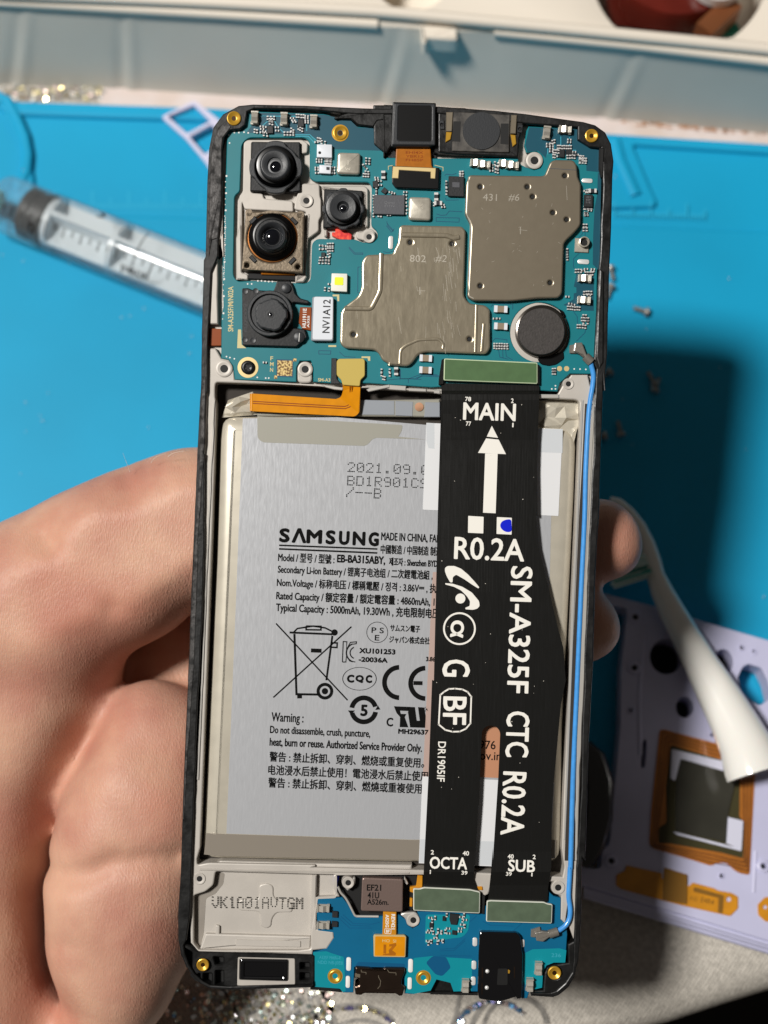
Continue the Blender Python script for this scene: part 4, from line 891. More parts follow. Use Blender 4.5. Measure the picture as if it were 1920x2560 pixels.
# coax sockets
x, y = cD((1375,140))[0]
mb = MB(); mb.prism(rect(x-20, y-15, x+15, y+20, 3), H(0), H(.35), .0001); so = mb.build('coax_socket', 'shield_can', bd)
mb = MB(); mb.lathe(x + 2, y - 4, [(13, 0), (13, .9), (11, .95), (10, .85), (10, .2), (.1, .2)], H(.3), 24); mb.build('socket_ring', 'shield_can', so)
mb = MB(); mb.lathe(x + 2, y - 4, [(9.6, 0), (9.6, .1)], H(.52), 20); mb.build('socket_bore', 'plastic_deep', so)
for x, y in cD((1213,1000),(1262,1000)): b = MB(); b.lathe(x, y, [(6.5, -.02), (6.5, .05)], H(0), 20); b.build('test_point', 'gold_pad', bd)
x, y = cD((90,-165))[0]; b = MB(); b.lathe(x, y - 60, [(8.5, 0), (8.5, .03), (5, .03)], H(0), 20)
# board connector of the battery flex
chip(cE, [(908,98),(945,98),(945,240),(985,290),(975,275),(905,275)], .5, 'chip_black', 'battery_socket')

# ---- large shields
s1 = rnd(cB((590,545),(1090,552),(1112,545),(1150,455),(1180,440),(1310,442),(1333,475),(1340,560),(1362,610),(1360,890),(1330,930),(1258,1000)) + cD((1243,140),(1232,480),(1205,512),(1060,512),(880,533),(615,530),(576,505)) + cB((600,900),(585,860),(560,820),(568,600)), [6,6,6,6,6,8,8,6,6,8,8,8,8,14,10,10,14,14,14,6,8,8,8], 5)
ho1 = [circ(*cB(p)[0], 5.4, 14) for p in [(665,627),(990,627),(1250,550),(1027,695),(1167,805),(1262,853)]] + [circ(*cD(p)[0], 5.4, 14) for p in [(665,427),(1148,405)]]
mb = MB(); mb.prism(s1, H(-.05), H(1.3), .0003, holes=ho1, seg=3, zp=H(1.3)); S1 = mb.build('shield_plate', 'shield', ph, label='right shield plate engraved 431 #6')
mb = MB()
for p in ho1: mb.flat([(x, y) for x, y in p], H(.95))
split(mb, 'vent_hole_floor', 'plastic_deep', S1, fix=False)
mb = MB(); text(mb, '431', *cB((683,722))[0], 35, 17, 2, H(1.32)); text(mb, '#6', *cB((858,722))[0], 27, 17, 2, H(1.32), shear=.15); mb.strip(cB((943,905),(943,955)), 2, H(1.32)); mb.strip(cB((935,925),(990,930)), 1, H(1.32)); mb.strip(cB((1260,620),(1266,720)), 1.2, H(1.32)); mb.build('engraving', 'etch', S1, fix=False)
mb = MB(); mb.strip(cB((1140,500),(1330,512)), 1.5, H(1.32)); mb.build('fold_line', 'chip_grey', S1, fix=False)
s2 = rnd(cB((105,905),(125,890),(540,900),(566,930)) + cD((552,500),(592,550),(700,560),(733,590),(735,860),(708,900),(290,885),(235,900),(205,950),(168,985),(20,975)) + cC((1560,1155),(1510,1130),(1490,1080),(1450,1045),(1200,1030),(1160,990),(1165,740),(1190,690),(1310,600),(1340,530),(1340,310),(1380,255),(1600,245)) + cD((70,175),(95,130)), [4,4,6,8,10,10,8,8,12,12,8,10,10,12,14,10,10,10,14,10,12,14,14,10,10,10,8,8], 4)
ho2 = [circ(*cB(p)[0], 5.6, 14) for p in [(180,1010),(470,1020)]] + [circ(*cD((590,795))[0], 5.6, 14), circ(*cC((1272,915))[0], 5.6, 14)]
mb = MB(); mb.prism(s2, H(-.05), H(1.05), .00035, holes=ho2, seg=3, zp=H(1.05)); S2 = mb.build('shield_plate', 'shield_worn', ph, label='left shield plate engraved 802 #2')
mb = MB()
for p in ho2: mb.flat(p, H(.7))
split(mb, 'vent_hole_floor', 'plastic_deep', S2, fix=False)
mb = MB(); text(mb, '802', *cB((178,1145))[0], 40, 17, 2, H(1.07)); text(mb, '#2', *cB((353,1145))[0], 28, 17, 2, H(1.07), shear=.15); mb.strip(cD((248,435),(248,490)), 2, H(1.07)); mb.strip(cD((238,462),(285,462)), 1.2, H(1.07)); mb.build('engraving', 'etch', S2, fix=False)
mb = MB()
def bead(pts, r=.00035, z=1.02): mb.tube([U(x, y, H(z)) for x, y in rnd_open(pts, 8)], r, 8, flat=.7)
def rnd_open(P, r):
    out = [P[0]]
    for i in range(1, len(P)-1):
        p = Vector(P[i]); a = Vector(P[i-1]) - p; b = Vector(P[i+1]) - p; d = min(r, a.length*.45, b.length*.45); p0 = p + a.normalized()*d; p1 = p + b.normalized()*d
        for k in range(5): t = k/4; q = (1-t)**2*p0 + 2*t*(1-t)*p + t*t*p1; out.append((q.x, q.y))
    return out + [P[-1]]
bead(cC((1505,245),(1495,560),(1420,705),(1200,700)), .00045)
bead(cD((110,965),(115,870),(150,840),(240,800),(380,795),(412,830),(408,862)), .0003)
bead(cD((640,560),(632,885)), .0003); bead(cD((690,690),(675,880)), .0003); bead(cB((125,960),(440,965),(480,985),(520,975)), .0005)
split(mb, 'pressed_bead', 'shield_worn', S2)
random.seed(11); mb = MB()
for i in range(52):
    x = random.gauss(1125, 22) if i < 34 else random.uniform(880, 1150); y = random.uniform(600, 840); L = random.uniform(4, 45); a_ = random.gauss(.12, .07) if i < 60 else random.uniform(-1.5, 1.5)
    if x > 1155 or (x < 1000 and y < 660): continue
    mb.strip([(x, y), (x + L*math.sin(a_), y + L*math.cos(a_))], random.uniform(.4, 1.1), H(1.063))
mb.build('scratches', 'etch', S2, fix=False)['kind'] = 'stuff'
mb = MB()
for i in range(26):
    x = random.uniform(1185, 1400); y = random.uniform(460, 730); L = random.uniform(2, 9); a_ = random.uniform(0, 3); mb.strip([(x, y), (x + L*math.sin(a_), y + L*math.cos(a_))], .7, H(1.312))
mb.build('scratches', 'etch', S1, fix=False)['kind'] = 'stuff'
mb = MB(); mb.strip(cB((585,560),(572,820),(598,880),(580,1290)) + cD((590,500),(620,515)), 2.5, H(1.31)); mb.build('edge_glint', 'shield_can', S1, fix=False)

# ---- small components visible below: connector label NV1A12
o = chip(cC, [(932,603),(1108,605),(1105,970),(920,968)], 1.15, 'conn_edge', 'camera_connector', ph, .0001, 5)
chip(cC, [(944,602),(1106,604),(1102,962),(932,960)], 1.22, 'conn_white', 'label', o, .0001, 6, 1.0)
mb = MB(); text(mb, 'NV1A12', *cC((1073,905))[0], 84, 18, -90 + 2, H(1.24), bold=.015); mb.build('connector_print', 'chip_black', o, fix=False)
# small red ribbon left of it
mb = MB(); mb.prism(cC((830,690),(925,690),(925,885),(850,870),(820,820)), H(-.1), H(.55), .0001); ro = mb.build('camera_ribbon', 'kapton_dark', ph)
mb = MB(); text(mb, 'HU1911E', *cC((878,860))[0], 48, 9, -88, H(.58), bold=.03); text(mb, 'A325', *cC((905,860))[0], 30, 5, -88, H(.58), bold=.03); mb.build('ribbon_print', 'silk_white', ro, fix=False)

# ---- camera modules
def camera(cx, cy, prof, parts, label):
    e = MB(); return e
# wide camera (top left)
mb = MB(); mb.prism(rnd(cA((425,380),(830,380),(835,790),(770,800),(415,790)), 3), H(-1), H(.5), .0002); c1 = mb.build('rear_camera', 'cam_black', ph, label='top left camera with a small round lens')
x, y = cA((628,590))[0]
def lobed(cx, cy, r, n, amp, N=96, ph0=0): return [(cx + (r + amp*max(-1, min(1, 3.2*math.cos(n*(2*math.pi*k/N) + ph0))))*math.cos(2*math.pi*k/N), cy + (r + amp*max(-1, min(1, 3.2*math.cos(n*(2*math.pi*k/N) + ph0))))*math.sin(2*math.pi*k/N)) for k in range(N)]
mb = MB(); mb.prism(lobed(x, y, 63, 4, 3.5), H(.4), H(1.5), .0002, holes=[circ(x, y, 52, 48)], seg=2); mb.build('collar', 'cam_grey', c1)
mb = MB(); mb.lathe(x, y, [(52, 0), (49, .2), (47, 1.2), (46, 1.4), (40, 1.5)], H(.5), 48); mb.build('lens_barrel', 'cam_deep', c1)
mb = MB(); mb.lathe(x, y, [(39, 0), (37.5, 1.9), (35, 2.1), (32, 2.15), (18.5, 1.85), (18, 1.6)], H(1.9), 48); mb.build('lens_cap', 'cam_grey', c1)
mb = MB(); mb.lathe(x, y, [(18.8, 0), (18.8, .1), (14.5, .12), (14, -.2), (.1, -.2)], H(3.72), 36); mb.build('lens_ring', 'lens_ring', c1)
mb = MB(); mb.lathe(x, y, [(14, 0), (12, .12), (8, .25), (4, .31), (.1, .33)], H(3.5), 32); mb.build('lens_glass', 'lens_glass', c1)
# main camera
mb = MB(); bzp = rnd(cA((378,955),(865,960)) + cC((858,408),(345,378)), 3); x, y = cA((600,1172))[0]
mb.prism(bzp, H(-.6), H(1.2), .0003, holes=[circ(x, y, 63, 48)] + [circ(*cA((a, b))[0], 5, 12) for a, b in [(405,968),(832,985)]] + [circ(*cC((a, b))[0], 6, 12) for a, b in [(388,342),(812,355)]], seg=2); c2 = mb.build('rear_camera', 'bezel', ph, label='large main camera in a square bronze bezel')
mb = MB(); mb.lathe(x, y, [(63.2, 0), (62.6, .1), (60, .12)], H(.7), 48); mb.build('gold_ring', 'cam_gold', c2)
mb = MB(); mb.lathe(x, y, [(60, 0), (59, .5), (56, .7), (52, .9), (50.5, 1.5), (47, 1.7), (44, 1.75)], H(.7), 48); mb.build('lens_barrel', 'cam_deep', c2)
mb = MB(); mb.lathe(x, y, [(45, 0), (43, 1.1), (40, 1.3), (38, 1.3)], H(2.2), 48); mb.build('lens_step', 'cam_black', c2)
mb = MB(); mb.lathe(x, y, [(38, 0), (35, 1.2), (33, 1.35), (31.5, 1.3), (22, .4), (21.5, 0)], H(3.3), 48); mb.build('lens_cap', 'cam_grey', c2)
mb = MB(); mb.lathe(x, y, [(22, 0), (18, .25), (12, .45), (6, .55), (.1, .58)], H(3.4), 36); mb.build('lens_glass', 'lens_glass', c2)
mb = MB()
for a, b, an in [(440,1030,-45),(780,1035,45)]: p = cA((a, b))[0]; mb.prism(rect(p[0]-10, p[1]-5, p[0]+10, p[1]+5, an), H(1), H(1.45), .0001)
for a, b, an in [(440,290,45),(765,305,-45)]: p = cC((a, b))[0]; mb.prism(rect(p[0]-10, p[1]-5, p[0]+10, p[1]+5, an), H(1), H(1.45), .0001)
split(mb, 'retaining_clip', 'cam_black', c2)
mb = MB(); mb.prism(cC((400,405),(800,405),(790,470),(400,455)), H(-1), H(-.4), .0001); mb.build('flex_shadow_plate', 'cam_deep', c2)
mb = MB(); mb.prism(cC((490,385),(790,395),(785,425),(510,420)), H(-.6), H(.1), .0003, seg=2); mo = mb.build('camera_flex', 'kapton_brown', c2)
# depth camera (small, right)
mb = MB(); mb.prism(rnd(cA((1030,770),(1350,785),(1345,1085),(1020,1095)), 3), H(-1), H(.4), .0002); c3 = mb.build('rear_camera', 'cam_black', ph, label='small camera right of the camera group')
x, y = cA((1188,935))[0]
mb = MB(); mb.prism(lobed(x, y, 50, 8, 2.4), H(.3), H(1.3), .0002, holes=[circ(x, y, 43, 40)], seg=2); mb.build('collar', 'cam_grey', c3)
mb = MB(); mb.lathe(x, y, [(43, 0), (42, 1.2), (36, 1.3)], H(.3), 40); mb.build('lens_barrel', 'cam_black', c3)
mb = MB(); mb.lathe(x, y, [(34, 0), (33, 1.5), (31, 1.6), (15, 1.45), (13, 1.2), (9, .9)], H(1.3), 40); mb.build('lens_cap', 'cam_grey', c3)
mb = MB(); mb.lathe(x, y, [(9, 0), (6, .12), (3, .18), (.1, .2)], H(2.25), 24); mb.build('lens_glass', 'lens_glass', c3)
mb = MB(); mb.prism(rnd(cA((1120,1090),(1180,1095),(1260,1150),(1255,1195),(1160,1190),(1095,1160),(1095,1130),(1125,1130)), 2), H(-1), H(-.1), .0001); mb.build('red_flex', 'red_film', c3)
# macro camera (bottom left) on its black bracket
mb = MB(); mb.prism(rnd(cC((348,532),(400,530),(430,545),(610,555),(640,470),(750,470),(775,520),(790,575),(830,615),(905,635),(900,665),(770,650),(760,700),(770,860),(870,870),(890,940),(800,1020),(350,1008)), 4), H(-.1), H(.9), .0002, seg=2); c4 = mb.build('rear_camera', 'cam_black', ph, label='bottom left camera with a pin sized lens')
x, y = cC((585,752))[0]
mb = MB(); mb.lathe(x, y, [(57, 0), (57, 1.6), (55, 1.8), (49, 1.8), (47, 1.4), (46, 1.3)], H(.6), 56); mb.build('collar', 'cam_grey', c4)
mb = MB(); mb.prism(lobed(x + 1, y, 40, 5, 1.6, ph0=.4), H(1.2), H(3.6), .0003, seg=2); mb.build('lens_cap', 'cam_grey', c4)
mb = MB(); mb.lathe(x, y, [(8, 0), (8, .05), (6.5, .05), (6, -.1), (.1, -.12)], H(3.6), 24); mb.build('lens_ring', 'cam_black', c4)
mb = MB(); mb.lathe(x, y, [(5, 0), (3, .06), (.1, .09)], H(3.6), 18); mb.build('lens_glass', 'lens_glass', c4)
mb = MB(); x, y = cC((715,535))[0]; mb.lathe(x, y, [(12, 0), (12, .4), (10, .5)], H(.8), 24); x, y = cC((822,940))[0]; mb.lathe(x, y, [(14, 0), (14, .2), (12, .3)], H(.8), 24)
for a, b in [(375,560),(440,965),(372,960),(462,556)]: x, y = cC((a, b))[0]; mb.lathe(x, y, [(7, 0), (7, .15), (4, .1)], H(.85), 16)
split(mb, 'locating_pin', 'cam_grey', c4)
mb = MB(); text(mb, 'EU7Z57V', *cC((392,895))[0], 72, 8, -90, H(.92), bold=.03); mb.build('bracket_lettering', 'cam_grey', c4, fix=False)
mb = MB(); mb.strip(cC((825,905),(820,975)), 1.5, H(1.12)); mb.build('pin_slot', 'silk_white', c4, fix=False)

# ---- front camera and its flex, ear piece
mb = MB(); mb.prism(rnd(cB((0,60),(62,60),(62,330),(20,395),(0,390),(-70,330),(-75,60)), 3), H(-3), H(.6), .0003, seg=2)
mb.prism(rnd(cA((1180,150),(1330,110),(1530,115),(1530,510),(1520,505),(1520,200),(1470,205),(1440,255),(1310,240),(1250,190),(1110,185)), 2), H(-3), H(.75), .0002)
mb.prism(cB((0,430),(0,60),(370,80),(360,430)), H(-3), H(-.6), 0); mb.prism(cB((345,395),(355,100),(365,80),(400,110),(380,390),(930,400),(925,430)), H(-3), H(.4), .0002)
mb.build('top_bracket', 'plastic_black', ph)
mb = MB(); mb.prism(rnd(cB((60,38),(360,45),(358,335),(310,352),(48,350)), 3), H(-1), H(1.6), .0003, seg=2); fc = mb.build('front_camera', 'cam_black', ph)
mb = MB(); mb.prism(rnd(cB((72,48),(355,52),(355,340),(55,338)), 4), H(1.3), H(1.75), .0002, holes=[rnd(cB((100,66),(330,70),(328,312),(95,308)), 5)], seg=2); mb.build('camera_back_frame', 'cam_grey', fc)
mb = MB(); mb.prism(rnd(cB((100,66),(330,70),(328,312),(95,308)), 5), H(1.2), H(1.63), 0); mb.build('back_foil', 'cam_deep', fc)
mb = MB(); mb.prism(rnd(cB((85,345),(322,350),(330,480),(345,505),(80,500),(78,470)), 3), H(-.3), H(.7), .0002, seg=2); ff = mb.build('front_camera_flex', 'kapton_brown', ph)
mb = MB(); 
for i in range(3): text(mb, ['EHI4X', 'YBR12', 'FH85P'][i], *cB((150, 398 + i*26))[0], 44, 6, 1, H(.72), bold=.01)
mb.build('flex_print', 'kapton_dark', ff, fix=False)
mb = MB(); mb.prism(rnd(cB((55,480),(385,495),(380,645),(335,645),(80,635),(55,600)), 3), H(0), H(.8), .0002, seg=2); fp = mb.build('flex_connector', 'cam_deep', ph)
mb = MB(); mb.prism(cB((62,485),(360,497),(355,572),(322,570),(322,525),(105,512),(100,570),(55,568)), H(.7), H(.88), .0001); mb.build('contact_gold', 'gold_pad', fp)
mb = MB(); mb.strip(cB((30,510),(30,485),(60,480)), 1.5, H(.03)); mb.strip(cB((350,478),(408,492),(408,520)), 1.5, H(.03)); split(mb, 'silk_corner', 'silk_gold', bd, fix=False)
# ear piece
mb = MB(); mb.prism(rnd(cB((375,75),(560,80),(600,95),(960,125),(975,160),(940,290),(930,425),(470,400),(375,388)), 3), H(-2), H(.7), .0003, seg=2); ep = mb.build('earpiece', 'plastic_black', ph)
mb = MB(); mb.prism(rnd(cB((478,108),(870,130),(865,390),(470,380)), 2), H(.6), H(1.05), .0001); mb.build('membrane_plate', 'speaker_film', ep)
mb = MB(); x, y = cB((672,243))[0]; mb.lathe(x, y, [(46.5, 0), (46.5, .25)], H(1.0), 48); mb.build('magnet_disc', 'cam_grey', ep)
for q in [cB((430,110),(478,110),(470,245),(428,245)), cB((880,130),(920,130),(912,260),(872,260))]: mb = MB(); mb.prism(q, H(.6), H(1.2), .0001); mb.build('contact_spring', 'shield', ep)
for q in [cB((430,245),(470,250),(460,300),(425,320)), cB((875,265),(910,270),(915,330),(890,350))]: mb = MB(); mb.prism(q, H(.6), H(1.0), .0001); mb.build('spring_tip', 'brass', ep)
for q in [cB((480,175),(530,175),(525,315),(470,312)), cB((808,190),(862,190),(860,335),(805,330))]: mb = MB(); mb.prism(q, H(1.0), H(1.09), 0); mb.build('grille', 'plastic_deep', ep)
for q in [cB((380,168),(415,165),(420,230),(388,230)), cB((925,200),(962,198),(955,255),(920,250))]: mb = MB(); mb.prism(rnd(q, 3), H(.5), H(.95), .0001, holes=[circ((q[0][0]+q[2][0])/2, (q[0][1]+q[2][1])/2, 4, 12)]); mb.build('fixing_ear', 'cam_grey', ep)

# ---- vibration motor
x, y = cD((1075,755))[0]
mb = MB(); mb.lathe(x - 3, y - 2, [(74, -.6), (74, -.05), (60, 0)], H(-.1), 56); vm = mb.build('vibration_motor', 'chassis', ph)
x, y = cD((1085,745))[0]
mb = MB(); mb.lathe(x, y, [(66, 0), (66, .8), (64, 1.2), (60, 1.3), (58.5, 2.1), (57, 2.2)], H(-.3), 64); mb.build('motor_case', 'motor_rim', vm)
mb = MB(); mb.lathe(x, y, [(58.5, 0), (58.5, .55), (57, .7), (.1, .7)], H(1.6), 64); mb.build('motor_felt', 'motor_top', vm)
mb = MB(); mb.prism(rnd(cD((1100,925),(1240,880),(1245,930),(1190,970),(1140,980),(1085,970),(1060,930)), 5), H(-.1), H(.3), .0001); mb.prism(rnd(cD((1205,585),(1240,600),(1260,640),(1235,630)), 3), H(0), H(.35), .0001); split(mb, 'adhesive_tab', 'cam_deep', vm)

# ---- battery
ZB = -.9
bt = rnd([(556,1042),(650,1040)] + cE((840,500),(1560,560)) + [(1345,1062),(1442,1075),(1436,1242)] + cI((1330,900),) + cJ((1285,400),(1270,1300)) + [(1400,2158),(1100,2158)] + cK((1659,548),(430,523)) + [(503,2148),(510,2050),(540,1400),(549,1100)], [44,0,0,0,0,44,0,0,0,44,44,0,0,0,44,44,0,0,0])
prof = [(0,2.2e-3),(.00002,1.3e-3),(.0003,.75e-3),(.0009,.38e-3),(.0017,.13e-3),(.0026,0.0)]
mb = MB(); mb.prism(bt, H(-3.35), H(ZB), 0, prof=prof); ba = mb.build('battery', 'pouch', ph, smooth=True, label='silver lithium battery with black printed label')
lab = rnd([(606,1044)] + cE((1560,560),) + [(1345,1075),(1400,1080),(1372,2080)] + cK((1659,385),(375,345)) + [(590,1500)], 0)
mb = MB(); mb.prism([(607,1046),(842,1043),(1064,1062),(1380,1083),(1378,1290),(1362,1960),(1350,2096),(1030,2099),(566,2084),(590,1500)], H(ZB-.02), H(ZB+.03), 0); lb = mb.build('label_sheet', 'alu_label', ba)
mb = MB(); mb.prism([(516,2083)] + [(566,2085),(1030,2100),(1390,2100),(1388,2146),(1030,2150)] + [(545,2140),(510,2136)], H(ZB-.02), H(ZB+.045), 0); mb.build('brown_tape', 'tape_brown', ba)
mb = MB(); mb.prism(rnd(cE((395,500),(1400,560),(1395,600),(1370,640),(1560,660),(1215,648),(1190,660),(1150,705),(430,680),(398,650)), [0,4,6,0,0,8,4,10,14,8]), H(ZB-.01), H(ZB+.07), 0); mb.build('clear_tape', 'tape_beige', ba)
mb = MB(); mb.prism([(1100,1440),(1362,1455),(1368,1950),(1086,1938)], H(ZB), H(ZB+.06), 0); mb.build('peach_sticker', 'peach', ba)
mb = MB(); mb.prism([(1082,1430),(1100,1430),(1087,1941),(1057,1941)], H(ZB), H(ZB+.055), 0); mb.build('peach_sticker_edge', 'peach_thin', ba)
mb = MB(); mb.prism([(1066,1057),(1407,1073),(1396,1290),(1057,1274)], H(ZB), H(ZB+.09), 0); mb.build('white_sticker', 'sticker', ba)
mb = MB(); mb.flat(cE((1565,670),(1580,720),(1620,724),(1620,548),(1566,548)), H(ZB+.10)); mb.flat(cF((975,675),(1170,680),(1168,870),(975,862)), H(ZB+.10)); split(mb, 'sticker_window', 'sticker_shade', ba, fix=False)
mb = MB(); mb.prism([(1056,1941),(1386,1957),(1374,2172),(1047,2158)], H(ZB), H(ZB+.09), 0); mb.build('white_sticker', 'sticker', ba)
mb = MB(); mb.flat([(1050,2098),(1376,2108),(1373,2170),(1048,2156)], H(ZB+.10)); split(mb, 'sticker_window', 'sticker_shade', ba, fix=False)
# protection board strip at the top of the battery
mb = MB(); mb.prism(cE((370,460),(1110,390),(1659,380),(1659,505),(1110,500),(400,500)) + [], H(-2.6), H(-1.7), .0002); pb = mb.build('protection_strip', 'tape_beige', ba)
mb = MB()
for q in [((1115,385),(1345,392),(1345,492),(1115,490)), ((1350,392),(1475,398),(1470,500),(1350,495)), ((1555,400),(1659,403),(1659,505),(1550,505))]: mb.prism(cE(*q), H(-2), H(-1.62), .0001)
split(mb, 'strip_cell', 'conn_edge', pb)
mb = MB(); x, y = cE((1515,435))[0]; mb.lathe(x, y, [(11, 0), (11, .1), (9, .14)], H(-1.65), 24); mb.build('orange_dot', 'stain', pb)
# crumpled pouch corners
def crumple(pts, z0, z1, seed, name='pouch_fold'):
    random.seed(seed); (x0, y0), (x1, y1), (x2, y2), (x3, y3) = pts; n = 4; V = []; F = []
    for j in range(n+1):
        for i in range(n+1):
            u, v = i/n, j/n
            if 0 < i < n: u += random.uniform(-.09, .09)
            if 0 < j < n: v += random.uniform(-.09, .09)
            x = (x0*(1-u)+x1*u)*(1-v) + (x3*(1-u)+x2*u)*v; y = (y0*(1-u)+y1*u)*(1-v) + (y3*(1-u)+y2*u)*v
            z = z0 + (z1-z0)*(random.random() if 0 < i < n and 0 < j < n else .25*random.random()); V.append(U(x, y, H(z)))
    for j in range(n):
        for i in range(n):
            a_, b_, c_, d_ = j*(n+1)+i, j*(n+1)+i+1, (j+1)*(n+1)+i+1, (j+1)*(n+1)+i; F += [(a_, b_, c_), (a_, c_, d_)] if random.random() < .5 else [(a_, b_, d_), (b_, c_, d_)]
    b = MB(); b.add(V, F, 0); return b.build(name, 'pouch', ba)
crumple(cY((800,370),(1180,240),(1330,590),(700,640)), -2.4, -1.0, 2); crumple(cF((970,450),(1290,450),(1300,680),(975,700)), -2.2, -.8, 5)
crumple(cF((1175,690),(1290,660),(1230,900),(1175,900)), -1.9, -1.2, 9)
# battery print (the square 2D code is left out)
bz_ = H(ZB + .05); mb = MB()
dots(mb, '2021.09.01', *cE((1018,885))[0], 226, 25, 2.2, bz_, .74); dots(mb, 'BD1R901CS', *cE((1015,978))[0], 202, 25, 2.2, bz_, .74); dots(mb, '/--B', *cE((1008,1058))[0], 88, 26, 3, bz_, .74)
mb.build('dot_print', 'ink_black', ba, fix=False)
mb = MB()
def bt_(s, x, y, x1, cap, bold=0, c=cG, ang=2.4, **k):
    p = c((x, y))[0]; sc = 3.318; k.setdefault('fat', .36 + bold * 20); text(mb, s, p[0], p[1], (x1 - x) / sc / math.cos(math.radians(ang)), cap / sc, ang, bz_, bold=0, **k)

for ch_, xa_, xb_ in (('S',264,338),('Λ',368,476),('M',490,606),('S',649,718),('U',759,833),('N',873,965),('G',1004,1077)): bt_(ch_, xa_, 243 + (xa_-260)*.043, xb_, 102, 0, fat=2.3)
bz_ += 0; mb.strip(cG((258,276),(1073,307)), 4, bz_); mb.strip(cG((257,306),(1073,340)), 4.2, bz_)
mb.build('maker_lettering', 'ink_black', ba, fix=False); mb = MB()
bt_('MADE IN CHINA, FAB', 1105, 232, 1590, 62, .012); bt_('中國製造 / 中国制造 制造', 1100, 338, 1600, 55, .01)
bt_('Model / 型号 / 型號 : ', 250, 405, 715, 58, .012); bt_('EB-BA315ABY,', 740, 415, 1135, 60, .03); bt_('제조자 : Shenzhen BYD', 1170, 438, 1570, 50, .015)
bt_('Secondary Li-ion Battery / 锂离子电池组 / 二次鋰電池組 ,', 248, 502, 1530, 56, .012)
bt_('Nom.Voltage / 标称电压 / 標稱電壓 / 정격 : 3.86V⎓ , 执', 240, 612, 1560, 56, .012)
bt_('Rated Capacity / 额定容量 / 額定電容量 : 4860mAh, 1', 235, 722, 1545, 58, .015)
bt_('Typical Capacity : 5000mAh, 19.30Wh , 充电限制电压', 233, 820, 1585, 60, .015)
mb.build('battery_lettering', 'ink_black', ba, fix=False); mb = MB()
bt_('サムスン電子', 1180, 188, 1425, 42, .01, cH); bt_('ジャパン株式会社', 1172, 283, 1505, 42, .01, cH); bt_('XU101253', 925, 372, 1220, 38, .03, cH); bt_('-20036A', 920, 443, 1155, 36, .03, cH); bt_('3.86V', 1478, 440, 1580, 34, .02, cH)
bt_('MH29637', 1248, 1040, 1495, 36, .03, cH); bt_('C', 1150, 978, 1200, 66, .03, cH)
bt_('Warning :', 195, 938, 458, 72, .012, cH); bt_('Do not disassemble, crush, puncture,', 183, 1036, 1012, 58, .012, cH); bt_('heat, burn or reuse. Authorized Service Provider Only.', 180, 1140, 1440, 62, .018, cH)
bt_('警告 : 禁止拆卸、穿刺、燃烧或重复使用。', 178, 1265, 1460, 60, .012, cH); bt_('电池浸水后禁止使用！電池浸水后禁止使用', 168, 1375, 1490, 60, .012, cH); bt_('警告 : 禁止拆卸、穿刺、燃燒或重複使用', 168, 1480, 1440, 60, .012, cH)
p = cJ((590,570))[0]; text(mb, '976', *p, 41, 21, 2, bz_ + .00003, bold=.01); p = cJ((595,660))[0]; text(mb, 'ov.in', *p, 53, 21, 2, bz_ + .00003, bold=.01)
mb.build('battery_lettering', 'ink_black', ba, fix=False)
# symbols: crossed bin, PSE, KC, CQC, CE, recycling ring, UL
mb = MB()
def ln(pts, w=3.0): mb.strip(cH(*pts), w, bz_)
ln([(232,128),(826,765)], 3.6); ln([(858,155),(210,742)], 3.6); ln([(345,203),(700,218)], 5); ln([(385,215),(402,715),(590,718)], 5.5); ln([(700,230),(650,600)], 5); ln([(380,200),(410,170),(540,150),(640,165),(700,195)], 4); ln([(482,150),(605,152),(605,182),(482,180),(482,150)], 4)
ln([(522,352),(610,355)], 10); ln([(690,290),(740,290),(738,328),(690,325)], 4); ln([(428,718),(428,750)], 12)
def disc(x, y, r, c=cH): q = c((x, y))[0]; mb.flat(circ(*q, r, 28), bz_)
def ring(x, y, r0, r1, c=cH, ry=1.0, a0=0, a1=360, n=36):
    q = c((x, y))[0]; V = []
    for k in range(n+1):
        a = math.radians(a0 + (a1-a0)*k/n)
        for r in (r0, r1): V.append(U(q[0] + r*math.cos(a), q[1] + r*ry*math.sin(a), bz_))
    mb.add(V, [(2*k, 2*k+1, 2*k+3, 2*k+2) for k in range(n)])
disc(718, 203, 8); ring(638, 690, 13, 21); disc(638, 690, 8)
ring(1072, 202, 25.5, 27, ry=.98); ring(925, 587, 41, 43, ry=.68)
bt_('P S', 1025, 205, 1125, 44, .0, cH); bt_('E', 1052, 268, 1088, 44, .0, cH); bt_('C', 824, 613, 876, 56, 0, cH, fat=1.6); bt_('Q', 895, 606, 955, 46, 0, cH, fat=1.6); bt_('C', 979, 616, 1024, 56, 0, cH, fat=1.6)
ln([(783,448),(790,278),(820,280),(816,340),(850,285),(900,280),(898,296),(870,300)], 2.6); ln([(783,448),(812,448),(816,400),(845,440),(890,448)], 2.6); ring(895, 372, 22, 25.5, a0=110, a1=250); ring(895, 372, 13, 16, a0=110, a1=250)
ring(1258, 618, 32, 44, a0=92, a1=268); ring(1475, 625, 32, 44, a0=92, a1=268); ln([(1372,622),(1448,624)], 10)
ring(960, 845, 24, 36, a0=10, a1=165); ring(960, 845, 24, 36, a0=190, a1=345); mb.flat(cH((1055,845),(1098,842),(1078,808)), bz_); mb.flat(cH((828,850),(888,850),(855,885)), bz_); bt_('5', 936, 891, 986, 86, 0, cH, fat=1.6)
mb.flat(cH((1210,815),(1345,820),(1300,905),(1330,990),(1258,988),(1262,905),(1232,870)), bz_); mb.flat(cH((1320,820),(1385,822),(1400,935),(1425,935),(1410,822),(1462,825),(1492,995),(1345,990)), bz_); ring(1483, 840, 5.4, 6.4); bt_('R', 1474, 850, 1492, 16, 0, cH)
mb.build('approval_mark', 'ink_black', ba, fix=False)
